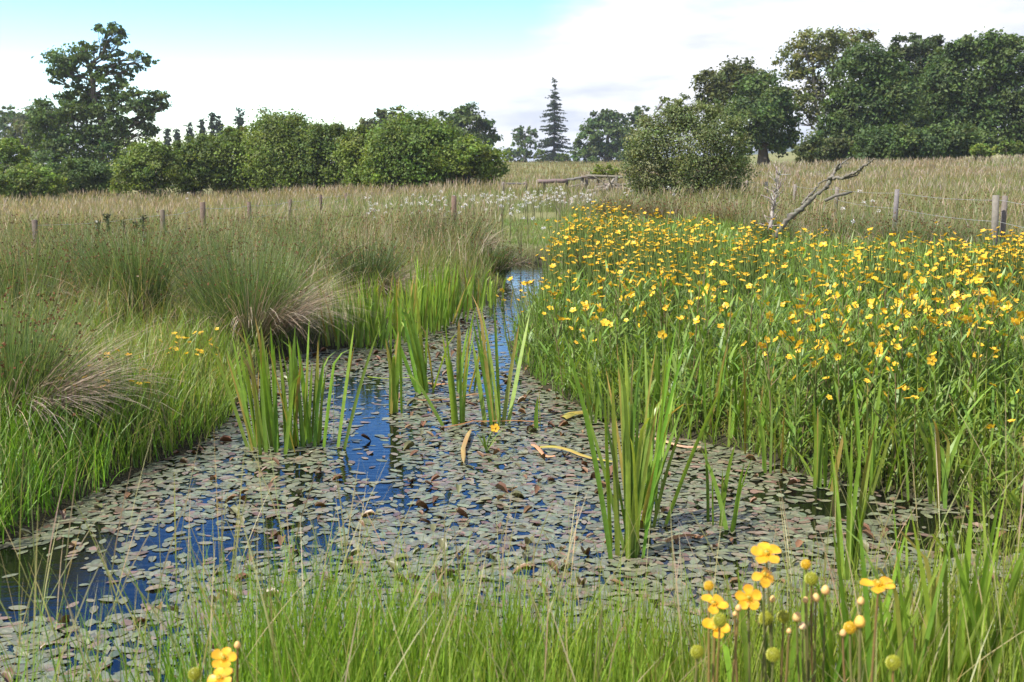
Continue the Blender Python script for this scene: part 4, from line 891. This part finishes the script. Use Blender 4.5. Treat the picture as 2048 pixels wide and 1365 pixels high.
m = (pys > back) & (rng.random(len(xx)) < bed_accept(pxs, pys)*.36*(.35+1.3*(vnoise(xx, yy, 1.0, 6) > .45))) & (pxs < 2110) & (pxs > 960)
xx, yy, hh, g, pxs, pys = [a[m] for a in (xx, yy, hh, g, pxs, pys)]
order = np.argsort(yy); print('bed plants', len(order))
for i in order[:300]:
    me1, me2, ends = PLANTS[rng.integers(8)]
    sc_ = float(hh[i]); rz = float(rng.uniform(0, 6.28))
    r0 = thing('spearwort_plant', 'leafy yellow-flowered spearwort plant in the front half of the right bank flower bed', 'flower plant', (xx[i], yy[i], g[i]-.02), 'spearwort plants in the front of the flower bed', rz, sc_)
    obj('stem', me1, None, r0); obj('foliage', me2, None, r0)['kind'] = 'stuff'
    for e in ends:
        if rng.random() < .12: continue
        f_ = obj('flower', FLOWERS[rng.integers(9)], None, r0, e); f_.rotation_euler = (float(rng.normal(.15, .6)), float(rng.normal(0, .6)), float(rng.uniform(0, 6))); f_.scale = (float(rng.uniform(.55, 1.1)),)*3
# the rest of the bed, too far to pick apart
mb = MB(); mf = MB()
FARF = []
for i in range(9):
    m_ = MB()
    for j in range(5):
        V, Q = petal_grid(.029, .026, random.uniform(.0, .7), 2); a = j*2*math.pi/5; c, s = math.cos(a), math.sin(a); m_.add(np.stack([V[:, 0]*c-V[:, 1]*s, V[:, 0]*s+V[:, 1]*c, V[:, 2]], -1), Q, None, pick(YEL, (2, 2, 1), 1, .08)[0])
    FARF.append(m_.mesh('far_flower'))
FV = [(np.array([v.co[:] for v in f_.vertices]), np.array([[x for x in p.vertices] for p in f_.polygons]), np.array([d.color[:3] for d in f_.attributes['col'].data])) for f_ in FARF]
for i in order[300:]:
    me1, me2, ends = PLANTS[rng.integers(8)]; rz = rng.uniform(0, 6.28); c, s = math.cos(rz), math.sin(rz)
    for e in ends:
        ex = np.array([xx[i]+(e[0]*c-e[1]*s)*hh[i], yy[i]+(e[0]*s+e[1]*c)*hh[i], g[i]+e[2]*hh[i]])
        V, Q, C = FV[rng.integers(9)]; M3 = rot_align([rng.normal(0, .35), rng.normal(0, .35), 1], rng.uniform(0, 6)); mf.add((V*rng.uniform(.6, .92))@M3.T+ex, Q, None, C)
        tube(mb, [np.array([xx[i], yy[i], g[i]]), (np.array([xx[i], yy[i], g[i]])+ex)/2+rng.normal(0, .02, 3), ex], .004, 3, STEMC[0], cap=False)
root = thing('spearwort_bed', 'far dense part of the yellow flower bed narrowing toward the stream', 'flower bed', (3, 14, .2))
o = obj('flowers', mf.mesh('flowers'), M_PETAL, root, (-3, -14, -.2)); o['kind'] = 'stuff'
o = obj('stems', mb.mesh('stems'), M_STEM, root, (-3, -14, -.2)); o['kind'] = 'stuff'
# leaves and grass filling the bed
mb = MB(); bk = lambda x, y, s: inside(BED, x, y) & (s > -.05) & (np.hypot(x-RT[0], (y-RT[1])*.6) > .36)
P = scatter(30000, -.05, .62, 4.3, 22, .15, bk); n = len(P); P[:, 2] += rng.uniform(0, .26, n)
lance(mb, P, rng.uniform(0, 6.28, n), rng.uniform(.14, .30, n), np.maximum(rng.uniform(.012, .024, n), P[:, 1]*.0008), rng.uniform(.2, 1.1, n), rng.uniform(.1, 1.2, n), seg=3)
P = scatter(13000, -.05, .62, 4.3, 22, .15, bk)
add_blades(mb, P, (.2, .44), (.008, .017), [(.14, .235, .036), (.165, .26, .045), (.11, .195, .032), (.22, .23, .08)], (3, 3, 2, .5), (1.2, 1.05, .8), 4, [1, 1, .85, .55, .05], (.05, .3), (.0, .9))
P = scatter(60000, -.05, .75, 3.6, 13, .15, lambda x, y, s: (s < .5) & (s > -.02) & (y > 3.9) & (x > .02*y) & ~((y > 11)))
add_blades(mb, P, (.10, .26), (.004, .008), [(.14, .235, .036), (.165, .26, .045), (.11, .195, .032), (.25, .23, .09)], (3, 3, 2, 1), (1.2, 1.05, .8), 3, [1, .9, .6, .05], (.2, .7), (.2, 1.2))
o = stuff_obj('bed_grass', 'green grass and lance leaves filling the yellow flower bed', 'grass', mb, M_GRASS)

# ------------------------------------------------------------------ close spearwort plants in front of the camera
def bez(a, b, c, n=9):
    t = np.linspace(0, 1, n)[:, None]; return (1-t)**2*a+2*t*(1-t)*b+t*t*c
def open_flower(parent, p, D, nrm, cup=.2, spin=0., missing=(), ragged=0.):
    """flower > petals and centre"""
    M3 = rot_align(nrm, spin); f_ = bpy.data.objects.new('flower', None); COL.objects.link(f_); f_.parent = parent; f_.location = tuple(p)
    for i in range(5):
        if i in missing: continue
        V, Q = petal_grid(D/2*random.uniform(.92, 1.08), D*.40*random.uniform(.85, 1.1), cup+random.uniform(-.2, .2)-ragged*random.random(), 5)
        V[:, 2] += np.sin(V[:, 0]/D*9+i)*D*.02+np.sin(V[:, 1]/D*14+i*2)*D*.012
        a = i*2*math.pi/5+random.uniform(-.1, .1); c, s = math.cos(a), math.sin(a); V = np.stack([V[:, 0]*c-V[:, 1]*s, V[:, 0]*s+V[:, 1]*c, V[:, 2]], -1)@M3.T
        obj('petal', mesh_np('petal', V, Q, None, cvar((.70, .37, .02), len(V), .05)), M_PETAL, f_)
    mb = MB(); V, Q = ball(D*.085, 10, 6, .12); V[:, 2] += D*.05; mb.add(V@M3.T, Q, None, (.42, .36, .04))
    for k in range(34):
        a = random.uniform(0, 6.28); r = D*random.uniform(.08, .15); z = D*random.uniform(.05, .11); V, Q = ball(D*.018, 5, 3); mb.add((V+np.array([r*math.cos(a), r*math.sin(a), z]))@M3.T, Q, None, (.86, .52, .02))
    obj('flower_centre', mb.mesh('flower_centre'), M_PETAL, f_)
def seed_head(parent, p, r, c):
    mb = MB(); V, Q = ball(r*.86, 12, 9); mb.add(V, Q, None, np.array(c)*.8)
    for k in range(130):
        z = 1-2*(k+.5)/130; a = k*2.39996; d = np.array([math.sqrt(1-z*z)*math.cos(a), math.sqrt(1-z*z)*math.sin(a), z]); s_ = r*.13
        A = np.cross(d, [.3, .5, .8]); A /= np.linalg.norm(A); B = np.cross(d, A)
        mb.add([d*r*.85+A*s_, d*r*.85-A*s_*.5+B*s_*.86, d*r*.85-A*s_*.5-B*s_*.86, d*r*1.12], None, [[0, 1, 3], [1, 2, 3], [2, 0, 3]], np.array(c)*random.uniform(.85, 1.25))
    obj('seed_head', mb.mesh('seed_head', False), M_PETAL, parent, p)
def bud(parent, p, r, c=(.62, .36, .14)):
    mb = MB(); V, Q = ball(r, 8, 6); V[:, 2] *= 1.15; V[:, :2] *= (1-.25*(V[:, 2:3]/r)); mb.add(V, Q, None, cvar(c, len(V), .1)); obj('bud', mb.mesh('bud'), M_STEM, parent, p)
def close_plant(label, base_px, Y, items, leaves=8):
    b = at(base_px, 1365, Y); b[2] = H1(b[0], Y)-.02
    root = thing('spearwort_plant', label, 'flower plant', b, 'close spearwort plants on the near bank'); ms = MB()
    sc = cvar((.15, .15, .05), 1, .15)[0]; main = None
    for it in items:
        kind, px, py, dY = it[0], it[1], it[2], it[3]; p = at(px, py, Y+dY)-b
        j = np.array([p[0]*.25+random.uniform(-.01, .01), p[1]*.3, p[2]*random.uniform(.35, .55)])
        P = bez(np.array([random.uniform(-.01, .01), 0, 0]), j*np.array([.6, .6, 1]), p-np.array([0, 0, .006]), 12) if main is None else np.concatenate([main[:6], bez(main[6], (main[6]+p)/2+np.array([p[0]-main[6][0], 0, -.02])*.35, p-np.array([0, 0, .006]), 7)])
        if main is None: main = P
        tube(ms, P[(0 if main is P else 5):], np.linspace(.0032, .0017, len(P[(0 if main is P else 5):])), 6, sc*np.array(random.choice([(1, 1, 1), (1.2, .8, .9)])), cap=False)
        if kind == 'flower': open_flower(root, p, it[4], it[5], *it[6:])
        elif kind == 'seed': seed_head(root, p, it[4], it[5])
        else: bud(root, p, it[4], it[5] if len(it) > 5 else (.60, .38, .14))
    obj('stem', ms.mesh('stem'), M_STEM, root)
    for q_ in range(leaves):
        t = random.uniform(.1, .62); P0 = main[int(t*11)]; ml = MB(); lance(ml, np.zeros((1, 3)), np.array([random.uniform(0, 6.28)]), np.array([random.uniform(.14, .24)]), np.array([random.uniform(.010, .017)]), np.array([random.uniform(.2, .6)]), np.array([random.uniform(.1, .7)]), seg=8)
        obj('leaf', ml.mesh('leaf'), M_GRASS, root, P0)
SG = (.36, .37, .035); SY = (.66, .44, .03)
close_plant('close spearwort with the largest upturned yellow flower above a ragged one', 1585, 1.68, [('flower', 1533, 1108, 0, .052, (-.1, -.42, .9), .12, .3), ('flower', 1528, 1150, -.02, .042, (.25, -.55, .75), -.25, 1.1, (1,), .5), ('seed', 1567, 1234, .01, .0105, SG), ('bud', 1545, 1198, 0, .005)])
close_plant('close spearwort at far left of the near flowers with white-edged petals', 1440, 1.64, [('flower', 1426, 1208, 0, .046, (.1, -.45, .85), .1, .9, (2,), .3), ('seed', 1418, 1172, .03, .008, SY), ('flower', 1430, 1258, -.02, .044, (0, -.5, .8), .3, 0, (3,)), ('seed', 1440, 1241, -.05, .011, SG), ('bud', 1477, 1216, 0, .005)])
close_plant('close spearwort with one flower facing the viewer squarely', 1515, 1.70, [('flower', 1497, 1196, 0, .044, (-.05, -.82, .5), .15, .25), ('seed', 1532, 1237, -.02, .0115, SG), ('bud', 1470, 1228, .02, .004)])
close_plant('close spearwort with only round buds and two yellow seed balls', 1655, 1.72, [('bud', 1651, 1180, 0, .0072), ('bud', 1632, 1195, 0, .0065), ('bud', 1611, 1200, .02, .005), ('seed', 1612, 1129, .05, .0085, SY), ('seed', 1623, 1158, .03, .011, SG), ('bud', 1594, 1234, 0, .0075), ('bud', 1605, 1252, 0, .006, (.75, .55, .3))])
close_plant('close spearwort with a flower seen edge-on against the water', 1735, 1.66, [('flower', 1757, 1170, 0, .058, (-.06, -.12, 1), -.05, .5, (1,)), ('bud', 1722, 1202, 0, .006), ('bud', 1720, 1243, 0, .009, (.72, .42, .08)), ('seed', 1700, 1256, .02, .010, SY), ('bud', 1686, 1266, 0, .0055)])
close_plant('close spearwort bearing one spiky green seed ball, rightmost', 1800, 1.58, [('seed', 1787, 1326, 0, .0115, SG)], 3)
close_plant('close spearwort bearing one green seed ball left of the near flowers', 1385, 1.62, [('seed', 1395, 1304, 0, .0105, SG)], 3)
close_plant('close spearwort with a low green seed ball below the near flowers', 1545, 1.60, [('seed', 1547, 1310, 0, .011, SG), ('bud', 1578, 1262, .04, .004)], 3)
close_plant('lone close spearwort with two flowers at the bottom left', 440, 1.62, [('flower', 448, 1318, 0, .042, (.05, -.5, .8), .2, .2), ('flower', 440, 1358, -.04, .044, (-.1, -.4, .8), .05, .7), ('seed', 390, 1349, .02, .0105, SG), ('bud', 475, 1290, .02, .0055), ('bud', 463, 1342, 0, .004)])
# the single flower on the open pond
b = onz(972, 905); b[2] = -.02; r0 = thing('pond_flower', 'single yellow flower on a short leafy stem in mid pond', 'flower plant', b); p = at(990, 857, b[1]-.05)-b
ms = MB(); tube(ms, bez(np.zeros(3), np.array([0, 0, p[2]*.6]), p, 8), .0035, 5, (.12, .2, .04)); obj('stem', ms.mesh('stem'), M_STEM, r0); open_flower(r0, p, .055, (.1, -.8, .5), .1, .2)
for q_ in range(8):
    ml = MB(); lance(ml, np.zeros((1, 3)), np.array([q_*.9]), np.array([random.uniform(.10, .2)]), np.array([.013]), np.array([random.uniform(.3, .8)]), np.array([.3]), seg=5); obj('leaf', ml.mesh('leaf'), M_GRASS, r0, (0, 0, random.uniform(.0, .06)))

# ------------------------------------------------------------------ white umbel flowers beyond the stream
def umbel_plant(label, px, py, Y, grp, heads=None, size=.1):
    top = at(px, py, Y); g = H1(top[0], Y); b = np.array([top[0], Y, g]); h = max(top[2]-g, .35)
    r0 = thing('white_flower_plant', label, 'flower plant', b, grp); ms = MB()
    heads = heads or random.choice([1, 2, 2, 3])
    for k in range(heads):
        e = np.array([random.uniform(-.16, .16)*(k > 0), random.uniform(-.1, .1), h-(k > 0)*random.uniform(.02, .2)])
        tube(ms, bez(np.array([0, 0, 0.]), np.array([0, 0, h*.6]), e, 6), np.linspace(.006, .003, 6), 4, (.16, .16, .07), cap=False)
        mb = MB(); n_ = 26; a = rng.uniform(0, 6.28, n_); r = size*.5*np.sqrt(rng.random(n_)); P = np.stack([r*np.cos(a), r*np.sin(a), .5*size*(1-(r/size*2)**2)*.5+rng.normal(0, .012, n_)], -1)
        v, q, c = leaf_cards(P, np.array([0, 0, .9])+rng.normal(0, .5, (n_, 3)), size*.22*rng.uniform(.6, 1.3, n_), cvar((.70, .67, .66), n_, .08, .02), .9); mb.add(v, q, None, c)
        obj('flower_head', mb.mesh('flower_head'), M_WHITE, r0, e)
    obj('stem', ms.mesh('stem'), M_STEM, r0)
for k in range(54):
    px = rng.normal(1085, 85); py = rng.uniform(374, 402) + abs(px-1120)*.04; umbel_plant('white-flowered plant in the dense white drift below the rail fence', px, py, rng.uniform(24, 32), 'plants of the dense white drift', 3, .075)
for k in range(26):
    px = rng.uniform(690, 1060); py = rng.uniform(388, 428)-(px-690)*.01; umbel_plant('scattered white-flowered plant between the left meadow and the white drift', px, py, rng.uniform(17.5, 23), 'scattered white-flowered plants', None, .07)
for px, py, Yp, lb in [(882, 384, 22, 'tight white flower cluster just left above the lone stub post'), (1042, 412, 16.5, 'nearer white flower cluster right of the stub post'), (1066, 438, 15.5, 'lowest white flower cluster above the stream'), (1005, 398, 18, 'white flower cluster between stub post and nearer cluster'),
                       (1337, 377, 20, 'lone white umbel in front of the willow foot'), (1716, 384, 17, 'white umbel standing before the right wire fence'), (1745, 404, 16, 'small white umbel right of the fence umbel'), (1688, 418, 15, 'low white umbel below the fence umbel'), (378, 386, 30, 'white umbel at the top of the left meadow near the hedge')]:
    umbel_plant(lb, px, py, Yp, None, 5 if px in (882, 1042, 1005) else 2, .075)

# ------------------------------------------------------------------ small yellow flowers and dock spikes on the left bank
def small_yellow(px, py, dn=62):
    Yb = gnd(px, py+dn)[1]; top = at(px, py, Yb); g = H1(top[0], Yb); r0 = thing('small_yellow_flower', 'small orange-yellow flower in the left bank grass', 'flower', (top[0], Yb, g), 'small orange-yellow flowers on the left bank')
    h = max(.2, top[2]-g); ms = MB(); e = np.array([0, 0, h]); tube(ms, bez(np.zeros(3), np.array([.03, 0, h*.5]), e, 5), .002, 4, (.14, .17, .05), cap=False); obj('stem', ms.mesh('stem'), M_STEM, r0)
    f_ = obj('flower', FLOWERS[rng.integers(9)], None, r0, e); f_.rotation_euler = (float(rng.normal(.3, .3)), float(rng.normal(0, .3)), float(rng.uniform(0, 6))); f_.scale = (float(rng.uniform(.5, .8)),)*3
for k in range(22): small_yellow(rng.uniform(320, 435), rng.uniform(655, 712))
for k in range(20): small_yellow(rng.uniform(105, 300), rng.uniform(700, 775), 95)
for px, py, lb in [(195, 440, 'dark dock spike, leftmost of the row above the rushes'), (214, 428, 'tallest dark dock spike left of centre in the row above the rushes'), (245, 440, 'dark dock spike in the middle of the row above the rushes'), (270, 442, 'dark dock spike left of the last one above the rushes'), (285, 430, 'last dark dock spike on the right of the row above the rushes')]:
    top = at(px, py, 14.5); g = H1(top[0], 14.5); h = top[2]-g; r0 = thing('dock_plant', lb, 'dock', (top[0], 14.5, g), 'dock spikes on the left bank'); ms = MB(); tube(ms, [(0, 0, 0), (.01, 0, h*.5), (0, 0, h)], .006, 4, (.10, .10, .05)); obj('stem', ms.mesh('stem'), M_STEM, r0)
    n_ = 150; z = rng.uniform(.45, 1.0, n_)*h; P = np.stack([rng.normal(0, .018, n_), rng.normal(0, .018, n_), z], -1); v, q, c = leaf_cards(P, rng.normal(0, 1, (n_, 3)), rng.uniform(.03, .055, n_), cvar((.055, .062, .035), n_, .2)); mb = MB(); mb.add(v, q, None, c); obj('flower_spike', mb.mesh('flower_spike'), M_GRASS, r0)['kind'] = 'stuff'

# ------------------------------------------------------------------ haze
def haze():
    mb = MB(); x0, x1, y0, y1, z0, z1 = -3700, 3700, -500, 4700, -12, 48
    V = [(x, y, z) for z in (z0, z1) for y in (y0, y1) for x in (x0, x1)]
    mb.add(V, [[0, 2, 3, 1], [4, 5, 7, 6], [0, 1, 5, 4], [2, 6, 7, 3], [0, 4, 6, 2], [1, 3, 7, 5]])
    m = bpy.data.materials.new('air'); m.use_nodes = True; t = m.node_tree; t.nodes.clear(); o = N(t, 'ShaderNodeOutputMaterial')
    v = N(t, 'ShaderNodeVolumePrincipled'); v.inputs['Color'].default_value = (.9, .94, 1, 1); v.inputs['Density'].default_value = HAZE; v.inputs['Anisotropy'].default_value = .3
    t.links.new(v.outputs[0], o.inputs['Volume'])
    tag(obj('haze', mb.mesh('haze', False), m), 'thin bluish summer haze over the fields', 'haze', kind='stuff')
HAZE = .00035
haze()
